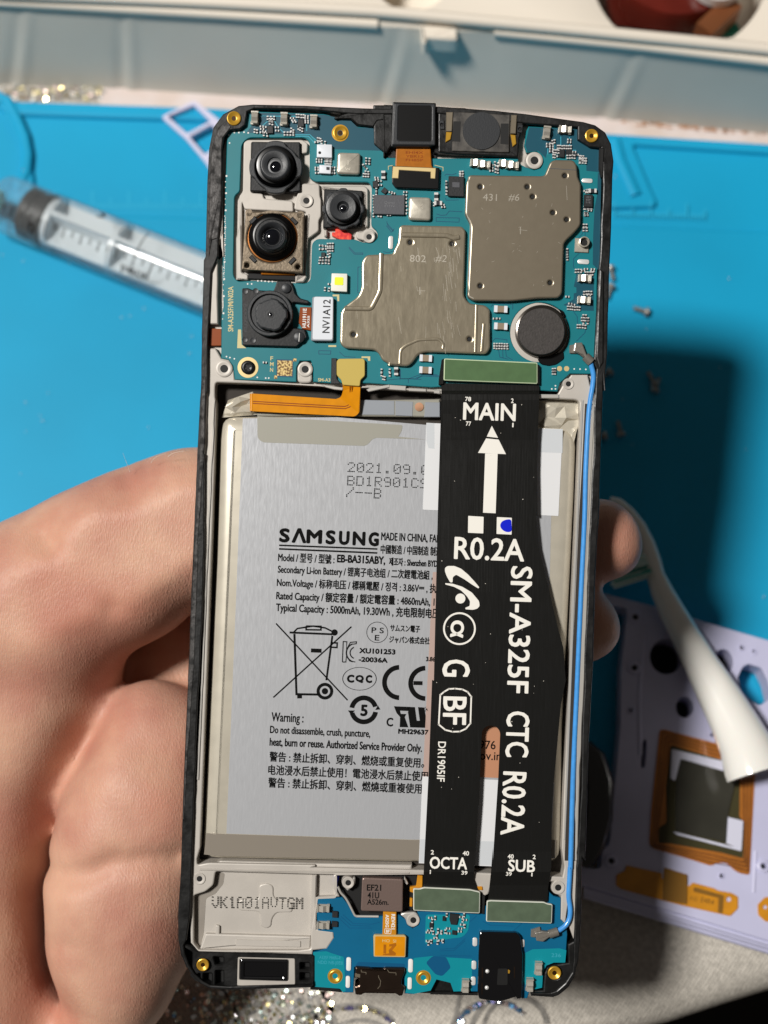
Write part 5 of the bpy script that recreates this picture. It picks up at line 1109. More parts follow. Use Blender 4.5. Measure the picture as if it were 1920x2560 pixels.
mb = MB(); mb.flat(cH((1262,852),(1330,855),(1318,880),(1268,878)), bz_ + .00001); mb.build('mark_gap', 'alu_label', ba, fix=False)

# ---- battery flex (amber)
bf = rnd(cE((358,342),(940,380),(975,368),(988,330),(985,285),(1110,290),(1105,470),(1075,502),(358,465)), [2,0,6,4,0,0,12,12,2])
def zbf(wx, wy): return 0
mb = MB(); mb.prism(bf, H(-.75), H(-.6), .00004); 
vv = []
for (a, b, c_) in mb.v:
    px = a / ((CAMZ - c_)/.25*K) + 960; py = 1280 - b / ((CAMZ - c_)/.25*K)
    dz = 0
    if py < 995 and px > 850: dz = (995 - py) / 35 * .0012
    vv.append((a, b, c_ + dz))
mb.v = vv; af = mb.build('battery_flex', 'kapton', ph)
mb = MB(); mb.tube([U(*cE((360,345))[0], H(-.95)), U(*cE((360,463))[0], H(-.95))], .0004, 14); mb.build('flex_fold', 'kapton', af)
mb = MB(); mb.strip(cE((360,396),(1000,432),(1022,425),(1035,405),(1036,380)), 2.4, H(-.585)); mb.strip(cE((360,410),(1005,447),(1037,434),(1050,412),(1052,380)), 2.4, H(-.585)); 
for xx in (1036, 1050): mb.add([U(*cE((xx-2,380))[0], H(-.585)), U(*cE((xx+3,380))[0], H(-.585)), U(*cE((xx+3,290))[0], H(.64)), U(*cE((xx-2,290))[0], H(.64))], [(0,1,2,3)])
mb.build('flex_trace', 'kapton_dark', af, fix=False)
mb = MB(); mb.prism(rnd(cE((960,102),(1130,100),(1140,115),(1140,220),(1110,248),(1105,292),(985,283),(978,250),(945,215),(945,118)), 4), H(.5), H(.85), .0001); mb.build('stiffener', 'stiff_olive', af)

# ---- black test ribbon
fy = [(957, .55), (975, .6), (985, 1.15), (1000, 1.25), (1100, .75), (1500, .8), (1900, .9), (2130, .75), (2180, .95), (2215, .55), (2300, .45)]
def zflex(wy, base=0): 
    py = 1280 - wy / ((CAMZ - H(1)) / .25 * K); return H(float(np.interp(py, [q[0] for q in fy], [q[1] for q in fy])) + base)
fl = cF((205,310),(200,500),(175,1320)) + cI((215,1400),) + cJ((200,0),(170,800),(130,1593)) + [(1057,2230),(1196,2228),(1184,2200),(1187,2161)] + cJ((590,1000)) + [(1227.5 + 23*math.cos(math.radians(a_)), 1836 + 22*math.sin(math.radians(a_))) for a_ in range(180, 361, 15)] + cJ((750,800),(705,1500)) + cM((550,0),(520,350),(500,560),(1120,565),(1125,420),(1155,200)) + cJ((1195,1100),(1210,850),(1270,200)) + cI((1310,1400),(1290,1130),(1230,900),(1160,600),(1085,290),(1060,30)) + cF((970,1370),(965,1000),(985,330))
mb = MB(); mb.prism(fl, H(.9), H(1.0), 0, zp=H(1))
bm = bmesh.new(); me_ = bpy.data.meshes.new('tmp'); me_.from_pydata([Vector(v) for v in mb.v], [], mb.f); bm.from_mesh(me_)
for py in [960,968,976,981,986,992,1000,1010,1030,1060,1100,1200,1350,1500,1700,1900,2020,2100,2130,2155,2180,2198,2215]:
    yy = U(0, py, H(1)).y; bmesh.ops.bisect_plane(bm, geom=bm.verts[:] + bm.edges[:] + bm.faces[:], plane_co=(0, yy, 0), plane_no=(0, 1, 0))
for v in bm.verts: v.co.z = zflex(v.co.y) - (0.0001 if v.co.z < H(.95) else 0)
bm.verts.index_update(); mb = MB(); mb.add([v.co for v in bm.verts], [[v.index for v in f.verts] for f in bm.faces]); rb = mb.build('test_ribbon', 'flex_black', ph, label='black flexible test ribbon with white lettering, forked at its lower end')
mb = MB(); tz = lambda wy: zflex(wy, .02)
def ft(s, x, y, w_, cap, ang, bold=.012, c=cF, sc=3.190): p = c((x, y))[0]; m_ = MB(); text(m_, s, p[0], p[1], w_ / sc, cap / sc, ang, H(1), bold=0, zf=tz, fat=(1.35 if cap > 110 else .9 if cap > 80 else .4)); m_.build('ribbon_lettering', 'print_white', rb, fix=False)
ft('MAIN', 378, 600, 412, 130, 1.6, .018); ft('78', 392, 455, 45, 32, 2); ft('2', 758, 470, 18, 34, 2); ft('77', 398, 650, 40, 32, 2); ft('1', 768, 662, 9, 32, 2)
ft('R0.2A', 385, 385, 575, 175, 2.2, .012, cI, 3.318)
mb = MB()
ft('SM-A325F', 862, 452, 1045, 168, 92, .012, cI, 3.318); ft('CTC', 825, 262, 372, 180, 92, .012, cJ, 3.318); ft('R0.2A', 795, 762, 520, 185, 92.6, .012, cJ, 3.318)
ft('DR1905IF', 252, 512, 330, 62, 92, .012, cJ, 3.318); ft('G', 295, 1225, 135, 215, 92, .012, cI, 3.318)
ft('BF', 298, 140, 225, 185, 91.5, .02, cJ, 3.318); ft('OCTA', 182, 1562, 305, 92, 1.6, .018, cJ, 3.318); ft('2', 190, 1448, 24, 34, 2, .015, cJ, 3.318); ft('40', 455, 1456, 50, 34, 2, .015, cJ, 3.318); ft('SUB', 832, 1585, 218, 92, 2, .018, cJ, 3.318); ft('40', 828, 1482, 48, 34, 2, .015, cJ, 3.318); ft('2', 1036, 1486, 22, 34, 2, .015, cJ, 3.318)
ft('1', 1222, 268, 9, 38, 2, .015, cL, 4.1475); ft('39', 1550, 276, 60, 38, 2, .015, cL, 4.1475); ft('39', 685, 288, 58, 38, 2, .015, cM, 4.1475); ft('1', 948, 295, 10, 38, 2, .015, cM, 4.1475)
mb = MB()
def fpoly(pts): P = [U(x, y, H(1)) for x, y in pts]; P = [Vector((p.x, p.y, tz(p.y))) for p in P]; mb.add(P, [tuple(range(len(P)))])
fpoly(cF((605,652),(565,738),(655,748))); fpoly(cF((560,752),(660,762),(718,878),(495,868))); 
ys = np.linspace(0, 1, 9)
for i in range(8):
    a = ys[i]; b_ = ys[i+1]; L = lambda t: (cF((552 + (535-552)*t, 872 + (1345-872)*t))[0], cF((652 + (636-652)*t, 874 + (1350-874)*t))[0]); p0, p1 = L(a); p2, p3 = L(b_); fpoly([p0, p1, p3, p2])
fpoly(rnd(cI((500,32),(628,40),(625,178),(498,172)), 1.5)); fpoly(rnd(cI((738,42),(862,48),(860,188),(735,182)), 1.5))
# swoosh symbol
fpoly(rnd(cI((330,448),(385,448),(440,470),(500,520),(555,580),(592,625),(585,635),(540,608),(470,560),(400,520),(372,540),(370,585),(350,585),(320,530),(306,490),(308,462)), 3))
fpoly(rnd(cI((308,590),(370,595),(450,620),(530,668),(590,740),(595,780),(575,802),(540,812),(478,808),(475,795),(512,780),(515,740),(490,700),(440,650),(380,620),(310,602)), 3))
def fring(x, y, r0, r1, a0=0, a1=360, c=cI, n=36):
    q = c((x, y))[0]
    for k in range(n):
        A = [math.radians(a0 + (a1-a0)*(k+j)/n) for j in (0, 1)]; fpoly([(q[0]+r0*math.cos(A[0]), q[1]+r0*math.sin(A[0])), (q[0]+r1*math.cos(A[0]), q[1]+r1*math.sin(A[0])), (q[0]+r1*math.cos(A[1]), q[1]+r1*math.sin(A[1])), (q[0]+r0*math.cos(A[1]), q[1]+r0*math.sin(A[1]))])
fpoly(circ(*cI((435,718))[0], 12.5, 24)); fring(427, 968, 36.5, 41)
ft('α', 365, 900, 135, 125, 95, .01, cI, 3.318)
def fline(pts, w_):
    for a, b_ in zip(pts[:-1], pts[1:]):
        a, b_ = Vector(a), Vector(b_); d = (b_ - a).normalized() * (w_/2); nn = Vector((-d.y, d.x)); fpoly([tuple(a - d + nn), tuple(a - d - nn), tuple(b_ + d - nn), tuple(b_ + d + nn)])
fline(rnd(cJ((268,125),(300,98),(340,75),(390,72),(450,78),(495,100),(525,140),(518,360),(480,405),(430,428),(370,430),(310,415),(255,370),(268,125)), 0), 3.8)
mb.build('ribbon_symbol', 'print_white', rb, fix=False)
mb = MB(); tz = lambda wy: zflex(wy, .03); fpoly(rnd(cI((815,62),(858,60),(862,165),(815,168),(778,145),(762,112),(778,78)), 10)); mb.build('marker_dot', 'marker_blue', rb, fix=False)
random.seed(21); mb = MB(); tz = lambda wy: zflex(wy, .03)
for i in range(38):
    x = random.uniform(1085, 1370); y = random.uniform(1000, 2190)
    if x > 1180 and 1290 < y < 1420: continue
    if 1190 < x < 1255 and y > 1790: continue
    fpoly(circ(x, y, random.uniform(.4, 1.5), 6, random.uniform(.4, 1.1)))
mb.build('dust', 'dust', rb, fix=False)['kind'] = 'stuff'
# faint conductor lines
mb = MB(); tz = lambda wy: zflex(wy, .008)
def vline(x0, y0, x1, y1, w_=1.2):
    n = 10; fl_ = [(x0 + (x1-x0)*i/n, y0 + (y1-y0)*i/n) for i in range(n+1)]; fline(fl_, w_)
for i in range(7): vline(1110 + i*3, 985, 1100 + i*3, 1500, .8)
for i in range(8): vline(1190 + i*7, 1120, 1182 + i*7, 1480, .7)
for i in range(9): vline(1265 + i*7, 1120, 1256 + i*7, 1480, .7)
for i in range(14): vline(1128 + i*3.1, 1080, 1118 + i*3.1, 1500, .6)
mb.build('conductor', 'flex_line', rb, fix=False)['kind'] = 'stuff'
def stiff(c, pts, m, m2, h0, h1):
    q = rnd(c(*pts), 4); b = MB(); b.prism(q, H(h0), H(h1), .0001); o = b.build('ribbon_stiffener', m2, rb)
    P = [Vector(p) for p in q]; 
    if area2(P) < 0: P.reverse()
    P = inset(P, 2.3); b = MB(); b.prism([(p.x, p.y) for p in P], H(h1 - .1), H(h1 + .02), 0); b.build('stiffener_face', m, o); return o
stiff(cF, [(225,115),(970,148),(970,318),(220,290)], 'stiff_green', 'stiff_edge', .9, 1.35)
stiff(cL, [(1050,420),(1120,422),(1160,408),(1640,430),(1745,455),(1740,680),(1050,650)], 'stiff_green_grey', 'stiff_edge_white', .7, 1.2)
stiff(cM, [(485,550),(520,543),(1080,560),(1110,575),(1168,585),(1160,785),(478,765)], 'stiff_green_grey', 'stiff_edge_white', .7, 1.2)
chip(cF, [(205,125),(225,115),(220,320),(180,325),(182,280)], 1.0, 'flex_black', 'ribbon_plug', rb, h0=0); chip(cF, [(970,160),(985,170),(985,320),(968,320)], 1.0, 'flex_black', 'ribbon_plug', rb, h0=0)
chip(cM, [(420,460),(470,500),(460,690),(410,680)], .3, 'plastic_deep', 'ribbon_plug', rb)

# ---- blue aerial cable
cp = cD((1430,955)) + cF((1400,180),(1415,250),(1408,340),(1390,450),(1375,600),(1355,1000),(1345,1400)) + cI((1435,700),(1405,1400)) + cJ((1370,800),(1350,1500)) + cM((1350,200),(1342,340),(1335,500),(1350,620),(1348,700),(1330,760),(1290,815),(1215,865))
zs = np.interp(np.linspace(0, 1, len(cp)), [0, .1, .25, .8, 1], [.9, .7, .35, .35, .7])
pts = [U(x, y, H(z)) for (x, y), z in zip(cp, zs)]
fine = []
for i in range(len(pts)-1):
    p0, p1, p2, p3 = pts[max(i-1, 0)], pts[i], pts[i+1], pts[min(i+2, len(pts)-1)]
    for k in range(6): t = k/6; fine.append(.5*((2*p1) + (p2-p0)*t + (2*p0-5*p1+4*p2-p3)*t*t + (3*p1-p0-3*p2+p3)*t**3))
fine.append(pts[-1])
mb = MB(); mb.tube(fine, .00047, 14); bc = mb.build('aerial_cable', 'cable_blue', ph)
mb = MB(); mb.strip([(1482,1000),(1472,1173),(1465,1299),(1458,1491),(1450,1702),(1436,2000),(1428,2170)], 22, H(.10)); 
def plug(c, pts, base, name='cable_plug'):
    b = MB(); b.prism(rnd(c(*pts), 2), H(.2), H(1.1), .0002, seg=2); b.prism(rnd(c(*base), 2), H(-.02), H(.5), .0001); return b.build(name, 'crimp', bc)
plug(cD, [(1320,820),(1370,818),(1400,900),(1440,945),(1415,965),(1370,905),(1310,880)], [(1283,838),(1320,830),(1345,895),(1283,893)])
b = MB(); b.tube([U(*cD((1392,915))[0], H(1.0)), U(*cD((1432,955))[0], H(.9))], .00085, 12); b.build('crimp_sleeve', 'crimp', bc)
plug(cM, [(985,880),(1060,862),(1150,875),(1215,860),(1222,890),(1130,930),(1070,975),(1000,965)], [(945,850),(1040,820),(1045,870),(985,930),(942,925)])
b = MB(); b.tube([U(*cM((1130,895))[0], H(.9)), U(*cM((1220,865))[0], H(.75))], .0008, 12); b.build('crimp_sleeve', 'crimp', bc)
# dark strip painting the shade of the cable groove, and bright inner edge of the right wall
mb = MB(); ch = [(1476,1010),(1468,1173),(1460.5,1299),(1452,1491),(1442,1702),(1432,1941),(1425,2152)]; mb.strip(ch, 27, H(.065)); mb.build('cable_groove_shade', 'well', ph, fix=False)
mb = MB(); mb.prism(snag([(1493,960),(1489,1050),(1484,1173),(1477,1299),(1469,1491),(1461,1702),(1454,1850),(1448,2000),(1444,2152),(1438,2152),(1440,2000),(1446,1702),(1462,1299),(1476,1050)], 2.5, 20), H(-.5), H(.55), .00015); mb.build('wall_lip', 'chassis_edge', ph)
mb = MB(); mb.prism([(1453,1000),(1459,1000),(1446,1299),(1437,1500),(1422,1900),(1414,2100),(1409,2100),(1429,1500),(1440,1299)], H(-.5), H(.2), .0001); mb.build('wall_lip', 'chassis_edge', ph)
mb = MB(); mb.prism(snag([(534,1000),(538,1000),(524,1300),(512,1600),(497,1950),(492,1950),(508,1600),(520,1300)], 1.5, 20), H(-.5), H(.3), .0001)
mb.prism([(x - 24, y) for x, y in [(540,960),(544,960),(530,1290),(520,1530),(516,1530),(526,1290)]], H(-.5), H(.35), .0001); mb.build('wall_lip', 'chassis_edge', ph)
# right black rim insert pieces
mb = MB(); mb.prism(cD((1490,310),(1525,330),(1520,960),(1490,1000),(1465,920),(1475,620)), H(0), H(1.1), .0003, seg=2); mb.build('side_key_block', 'plastic_black', ph)
mb = MB(); mb.prism(cZ((1275,400),(1350,400),(1330,830),(1300,830),(1270,700)), H(0), H(1.08), .0002); mb.build('side_insert', 'plastic_deep', ph)

# ---- light clips along the top wall of the battery bay
for q, c in [([(1150,315),(1180,300),(1310,280),(1310,300),(1165,330)], cE), ([(1312,282),(1425,290),(1422,322),(1310,315)], cE), ([(1445,305),(1565,310),(1563,330),(1443,325)], cE), ([(1618,318),(1660,318),(1660,345),(1618,340)], cE), ([(835,280),(990,300),(985,320),(930,315),(870,300)], cE), ([(975,400),(1140,402),(1140,432),(975,432)], cF)]:
    mb = MB(); mb.prism(c(*q), H(-.5), H(.3), .0001); mb.build('edge_clip', 'chassis_edge', ph)

# ---- lower left bay: raised cross, pins, dotted number
cr = rnd(cK((600,700),(660,685),(700,705),(700,775),(740,815),(830,820),(832,888),(720,890),(690,930),(685,985),(650,1002),(612,985),(608,885),(560,880),(460,875),(455,810),(500,795),(590,800),(605,770)), 8)
mb = MB(); mb.prism(cr, H(-1.55), H(-1.25), .0002, seg=2); mb.build('raised_cross', 'chassis', ph)
mb = MB(); mb.prism(rnd(cK((300,975),(330,980),(328,1060),(298,1060)), 4), H(-1.6), H(-.9), .0002, seg=2); mb.build('bay_pin', 'chassis', ph)
mb = MB(); mb.prism(rnd(cK((230,1035),(960,1055),(960,1150),(190,1145)), 3), H(-1.6), H(-.7), .0003, seg=2); mb.prism(rnd(cK((440,1075),(890,1085),(890,1130),(440,1120)), 3), H(-.8), H(-.5), .0001); mb.prism(cK((965,630),(1000,630),(995,790),(990,1050),(955,1050)), H(-1.6), H(-.3), .0002); split(mb, 'bay_ledge', 'chassis', ph)
mb = MB(); mb.prism(rnd(cK((155,780),(235,750),(285,700),(300,610),(365,615),(355,690),(300,760),(235,790),(220,1030),(195,1130),(155,1090)), 6), H(-1.6), H(-1.47), 0); mb.build('bay_trench_shade', 'chassis_deep', ph)  # flat plate in a darker tone, paints the shade of a trench
mb = MB(); dots(mb, 'VK1A01AVTGM', *cK((272,858))[0], 228, 30, 0.8, H(-1.2), .7, .06); mb.build('dot_print', 'ink_black', ph, fix=False)
mb = MB(); mb.prism(cK((240,560),(340,530),(1000,548),(1659,560),(1659,600),(1000,598),(300,590),(245,590)), H(-3), H(-.6), .0004, seg=2); mb.prism(cK((190,585),(1640,612),(1640,622),(190,598)), H(0), H(.25), .0001); split(mb, 'cross_wall', 'chassis', ph)

# ---- black plastic at the bottom with its pockets
pk = [cK((285,1195),(355,1200),(355,1250),(300,1250)), cK((215,1310),(275,1310),(275,1390),(215,1375)), cK((300,1290),(355,1290),(355,1395),(300,1395)), cK((130,1315),(195,1310),(195,1365),(160,1350)), cK((88,1135),(140,1165),(138,1270),(105,1265)), cK((885,1235),(950,1238),(950,1285),(885,1283)), cK((885,1305),(950,1308),(950,1360),(885,1358))]
bb = cK((140,1125),(180,1158),(970,1180),(985,1190),(985,1405),(390,1420),(260,1410),(205,1380),(150,1330),(105,1260),(75,1180),(75,1100))
mb = MB(); mb.prism(bb, H(-5), H(.3), .0002, holes=[rnd(p, 3) for p in pk] + [circ(*cK((213,1250))[0], 14, 20)]); mb.build('bottom_plastic', 'plastic_black', ph)
mb = MB(); mb.prism(cK((80,1100),(980,1160),(980,1400),(240,1400),(90,1200)), H(-5), H(-1.5), 0); mb.build('pocket_floor', 'plastic_deep', ph)
mb = MB(); mb.prism(rnd(cK((455,1198),(850,1208),(852,1385),(825,1405),(450,1395)), 4), H(.1), H(.5), .0001, holes=[rnd(cK((468,1208),(808,1215),(805,1365),(465,1355)), 5)]); sm_ = mb.build('speaker_seal', 'chassis', ph)
mb = MB(); mb.prism(rnd(cK((470,1210),(806,1217),(803,1362),(468,1352)), 5), H(0), H(.75), .0003, holes=[rnd(cK((500,1238),(770,1242),(768,1335),(498,1330)), 3)], seg=2); mb.prism(cK((485,1225),(790,1230),(790,1350),(480,1340)), H(0), H(.4), 0); mb.build('speaker_mesh', 'gloss_black', sm_)
mb = MB(); mb.prism(cM((1115,1240),(1190,1212),(1330,1190),(1325,1000),(1400,960),(1440,1160),(1390,1330),(1320,1440),(1180,1530),(945,1525),(945,1485),(1070,1475),(1085,1300)), H(-5), H(.5), .0003, holes=[circ(*cM((1187,1295))[0], 16, 20)], seg=2); mb.build('corner_plastic', 'plastic_black', ph)
mb = MB(); mb.prism(cM((-90,1496),(400,1500),(400,1530),(-100,1520)), H(-5), H(-.3), .0001); mb.prism(cL((1060,1340),(1460,1340),(1450,1515),(1060,1500)), H(-5), H(-1.4), 0); mb.prism(cL((-10,1380),(300,1460),(310,1500),(-20,1470)), H(-5), H(-.4), .0002); split(mb, 'bottom_edge', 'plastic_black', ph)

# ---- lower board
sb = [(791.7,2245.7),(856.8,2244),(869,2260),(887.5,2291),(949,2291)] + cL((900,690),(970,740),(990,800),(1050,835),(1110,800),(1125,740),(1090,660)) + cM((0,650),(420,690),(470,600),(1120,560),(1125,450),(1180,500),(1255,520),(1250,740),(1310,790),(1320,900),(1300,1190),(1180,1190),(1110,1220),(1070,1290),(1060,1450),(930,1480),(905,1560),(850,1560),(850,1500),(390,1490),(140,1490),(110,1400),(60,1360)) + cL((1400,1365),(1290,1362),(1250,1400),(1230,1480),(1080,1490),(1060,1518),(960,1510),(955,1240),(440,1235),(430,1500),(320,1500),(290,1460),(10,1440),(10,1080),(60,1072),(150,1040),(230,930),(220,880),(60,860),(45,540))
mb = MB(); mb.prism(sb, H(-.9), H(0.02), .0001, holes=[]); b2 = mb.build('sub_board', 'pcb_blue', ph)
mb = MB(); mb.flat(rnd(cL((12,1080),(150,1070),(200,1090),(330,1130),(350,1480),(322,1498),(290,1458),(12,1438)), 3), H(.035)); mb.flat(cL((1060,1140),(1250,1120),(1400,1140),(1659,1160),(1659,1440),(1445,1400),(1290,1362),(1230,1478),(1060,1512),(970,1500),(960,1290)), H(.035)); mb.flat(cM((0,1130),(330,1150),(330,1480),(140,1488),(110,1400),(0,1350)), H(.034)); mb.flat(cM((960,1050),(1240,1040),(1310,1060),(1298,1188),(1180,1188),(1100,1220),(1068,1290),(1058,1448),(930,1478),(860,1380),(860,1100)), H(.035)); split(mb, 'light_mask', 'pcb_teal', b2, fix=False)
mb = MB(); mb.flat(rnd(cL((1180,1190),(1250,1120),(1390,1130),(1440,1240),(1350,1330),(1280,1310)), 6), H(.05)); mb.flat(rnd(cL((480,1180),(960,1200),(960,1240),(440,1230)), 3), H(.05)); split(mb, 'dark_mask', 'pcb_blue_dark', b2, fix=False)
mb = MB()
for pts in [[(320,690),(420,780),(620,790),(700,770)], [(300,710),(400,800),(600,810)], [(280,730),(390,830),(620,830)]]: mb.strip(cL(*pts), 1.4, H(.045))
for pts in [[(290,780),(350,730),(380,700)], [(260,940),(150,1040),(0,1050)], [(260,960),(150,1060),(0,1068)], [(330,1120),(0,1115)], [(760,860),(850,780),(870,760)], [(440,760),(520,800),(760,810)]]: mb.strip(cM(*pts), 1.4, H(.045))
mb.build('circuit_trace', 'pcb_blue_dark', b2, fix=False)['kind'] = 'stuff'
mb = MB(); text(mb, 'A325F MAIN-R', *cL((75,1150))[0], 54, 8, 2, H(.05)); text(mb, 'NDD NB-J0E8', *cL((60,1200))[0], 62, 8, 2, H(.05)); text(mb, '236', *cM((1155,1130))[0], 24, 9, 1, H(.05)); mb.build('board_lettering', 'pcb_light', b2, fix=False)
for c, x, y, L, W, a in [(cL,380,1205,34,12,91),(cL,372,1390,30,11,91),(cL,1022,1222,34,12,91),(cL,1013,1405,30,11,91),(cM,362,975,22,12,91),(cM,352,1215,22,12,91),(cM,345,1380,22,12,91),(cM,858,990,20,9,91),(cM,835,1300,20,11,91)]:
    x, y = c((x, y))[0]; b = MB(); b.prism(rnd(rect(x-L/2, y-W/2, x+L/2, y+W/2, a), W*.48, 6), H(0), H(.2), .0001, seg=2); b.build('solder_pad', 'solder' if c is cM else 'silk_white', b2, smooth=True)
for c, q in [(cL, [(210,655),(270,660),(268,725),(208,722)]), (cL, [(205,760),(268,765),(266,822),(203,820)])]: chip(c, q, .45, 'chip_black', 'chip', b2)
mb = MB(); mb.prism(rnd(cL((1180,690),(1640,690),(1620,860),(1560,925),(1430,940),(1170,1000)), 8), H(0), H(.05), 0); mb.build('part_field', 'pcb_teal', b2)
chip(cL, [(1430,680),(1530,690),(1515,740),(1500,800),(1440,795),(1425,740)], .5, 'chip_black', 'chip', b2); chip(cL, [(1355,710),(1390,712),(1388,760),(1352,758)], .4, 'chip_black', 'chip', b2); chip(cL, [(1455,855),(1505,862),(1500,905),(1452,900)], .4, 'chip_black', 'chip', b2); chip(cL, [(1220,775),(1260,778),(1256,835),(1216,830)], .4, 'chip_black', 'chip', b2)
for x, y, a in [(1225,720,0),(1245,750,90),(1215,850,0),(1240,840,90),(1200,870,0),(1255,872,90),(1275,720,90),(1305,850,90),(1320,875,0),(1340,870,90),(1410,830,0),(1412,880,0),(1380,860,90),(1395,690,90),(1545,710,0),(1560,745,90),(1585,740,0),(1555,790,0),(1580,805,90),(1535,830,0),(1200,960,0),(1205,985,90),(1235,965,90),(1280,930,0),(1300,975,90),(1330,955,0),(1355,960,90),(1290,905,90),(1530,860,0),(1575,690,90)]:
    o = place(PC, *cL((x, y))[0], a + 3); o.parent = b2; o.location = U(*cL((x, y))[0], H(.05)) - Vector(WL[b2.name])
# finger print sensor pad and flex
mb = MB(); mb.prism(cL((225,280),(1010,290),(1150,280),(1150,430),(1045,440),(1040,680),(960,660),(900,700),(700,712),(440,712),(330,520),(240,440)), H(-5), H(-1.6), 0); mb.build('sensor_bay', 'plastic_deep', ph)
mb = MB(); mb.prism(cL((228,275),(285,275),(262,380),(290,460),(250,430),(230,340)), H(-1.7), H(-1.2), .0001); mb.build('blue_ink', 'marker_blue', ph)
mb = MB(); mb.tube([U(x, y, H(-.1)) for x, y in rnd_open(cL((268,400),(300,468),(340,505),(375,560),(448,708),(690,710)), 6)], .00022, 8); mb.prism(rnd(cL((330,340),(370,295),(400,320),(450,305),(445,380),(370,450),(330,400)), 4), H(-1.5), H(.08), .0002, holes=[circ(*cL((375,360))[0], 8, 14)]); mb.prism(rnd(cL((910,690),(960,670),(1080,665),(1115,720),(1110,790),(1050,830),(985,800),(970,735)), 6), H(-.8), H(.12), .0002, holes=[circ(*cL((1050,748))[0], 8, 14)], seg=2); mb.prism(rnd(cL((960,295),(1000,370),(985,385),(950,350)), 3), H(-1), H(0), .0001); split(mb, 'sensor_bracket', 'chassis_edge', ph)
mb = MB(); mb.prism(rnd(cL((520,310),(945,325),(940,665),(505,655)), 6), H(-.6), H(1.0), .0002, seg=2); fs = mb.build('fingerprint_sensor', 'sensor_pad', ph)
mb = MB(); x, y = cL((568,440))[0]; text(mb, 'EF21', x, y, 36, 15, 1, H(1.03), bold=.02); x, y = cL((575,520))[0]; text(mb, '41U', x, y, 29, 15, 1, H(1.03), bold=.02); x, y = cL((570,585))[0]; text(mb, 'A526m.', x, y, 54, 13, 1, H(1.03), bold=.02); mb.build('sensor_print', 'ink_black', fs, fix=False)
mb = MB(); mb.prism(cL((738,660),(875,665),(875,905),(730,900)), H(.2), H(.7), .0001); sfx = mb.build('sensor_flex', 'flex_amber', ph)
mb = MB(); mb.prism(rnd(cL((650,900),(960,905),(978,920),(970,1135),(640,1130),(636,915)), 4), H(.3), H(1.0), .0001); o = mb.build('sensor_plug', 'gold_pad', sfx)
mb = MB(); mb.prism(rnd(cL((655,915),(965,920),(960,1122),(650,1118)), 3), H(.9), H(1.03), 0); mb.build('plug_face', 'kapton', sfx)
mb = MB(); text(mb, 'A525G', *cL((765,690))[0], 32, 8, 91, H(.73), bold=.03); text(mb, 'REV421', *cL((825,685))[0], 38, 9, 91, H(.73), bold=.03); q = rnd(cL((755,835),(820,840),(818,890),(752,885)), 3); mb.strip(q + [q[0]], 1.2, H(.73)); text(mb, 'BF', *cL((768,876))[0], 9, 7, 1, H(.73), bold=.03); mb.build('flex_lettering', 'silk_white', sfx, fix=False)
mb = MB(); text(mb, 'HO  SI', *cL((730,975))[0], 34, 7, 2, H(1.05)); mb.build('plug_lettering', 'silk_gold', sfx, fix=False); mb = MB(); mb.prism(cL((742,1000),(770,1002),(768,1095),(740,1092)), H(1), H(1.045), 0); mb.flat(cL((800,1000),(870,985),(875,1010),(830,1060),(870,1090),(865,1115),(735,1112),(738,1100),(800,1092),(795,1060),(830,1020),(800,1022)), H(1.05)); mb.build('plug_mark', 'kapton_brown', sfx, fix=False)
for q in [[(1095,285),(1148,290),(1145,410),(1060,470),(1015,455),(1015,405),(1080,395)], [(1015,520),(1045,522),(1042,612),(1012,608)]]: mb = MB(); mb.prism(rnd(cL(*q), 2), H(-.5), H(.3), .0001); mb.build('display_flex', 'flex_amber', ph)
mb = MB(); mb.prism(rnd(cM((375,400),(440,400),(445,440),(380,435)), 2), H(-.5), H(.3), .0001); mb.build('display_flex', 'flex_amber', ph)
# usb port
mb = MB(); mb.prism(rnd(cL((450,1235),(600,1245),(640,1262),(730,1262),(760,1245),(960,1248),(965,1290),(935,1360),(930,1420),(965,1440),(938,1535),(905,1540),(870,1515),(540,1510),(510,1530),(450,1525),(440,1440),(490,1420),(490,1370),(445,1340)), 3), H(-3), H(.9), .0003, seg=2); us = mb.build('usb_port', 'usb_steel', ph)
mb = MB()
for q in [((510,1262),(512,1285),(560,1290),(560,1310)), ((780,1262),(800,1290),(870,1295),(872,1320)), ((690,1320),(690,1340),(712,1380),(705,1430),(680,1460))]: mb.strip(cL(*q), 1.6, H(.93))
mb.prism(cL((445,1300),(500,1310),(498,1345),(445,1335)), H(.8), H(1.0), 0); mb.build('port_seam', 'shield', us, fix=False)
# headphone jack
mb = MB(); mb.prism(rnd(cM((410,885),(430,870),(800,880),(835,920),(850,1060),(860,1100),(850,1560),(795,1570),(790,1545),(650,1590),(560,1590),(405,1565),(390,1500),(400,1100)), 4), H(-4), H(1.2), .0002, seg=2); jk = mb.build('headphone_jack', 'gloss_black', ph)
for x, y in cM((490,1275),(485,1445)): b = MB(); b.lathe(x, y, [(5, 0), (5, .2), (3, .35), (.1, .4)], H(1.15), 14); b.build('jack_rivet', 'solder', jk)
for q in [((432,1240),(448,1240),(448,1350),(432,1350)), ((765,1230),(778,1230),(778,1350),(765,1350)), ((430,1400),(442,1400),(440,1520),(430,1520)), ((705,1260),(725,1270),(722,1300),(705,1300))]: b = MB(); b.prism(cM(*q), H(1.1), H(1.24), 0); b.build('jack_contact', 'brass' if q[0][0] == 705 else 'usb_steel', jk)
b = MB(); b.prism(rnd(cM((600,1250),(700,1250),(700,1420),(590,1420)), 4), H(1.1), H(1.22), 0); b.build('jack_window', 'plastic_deep', jk)
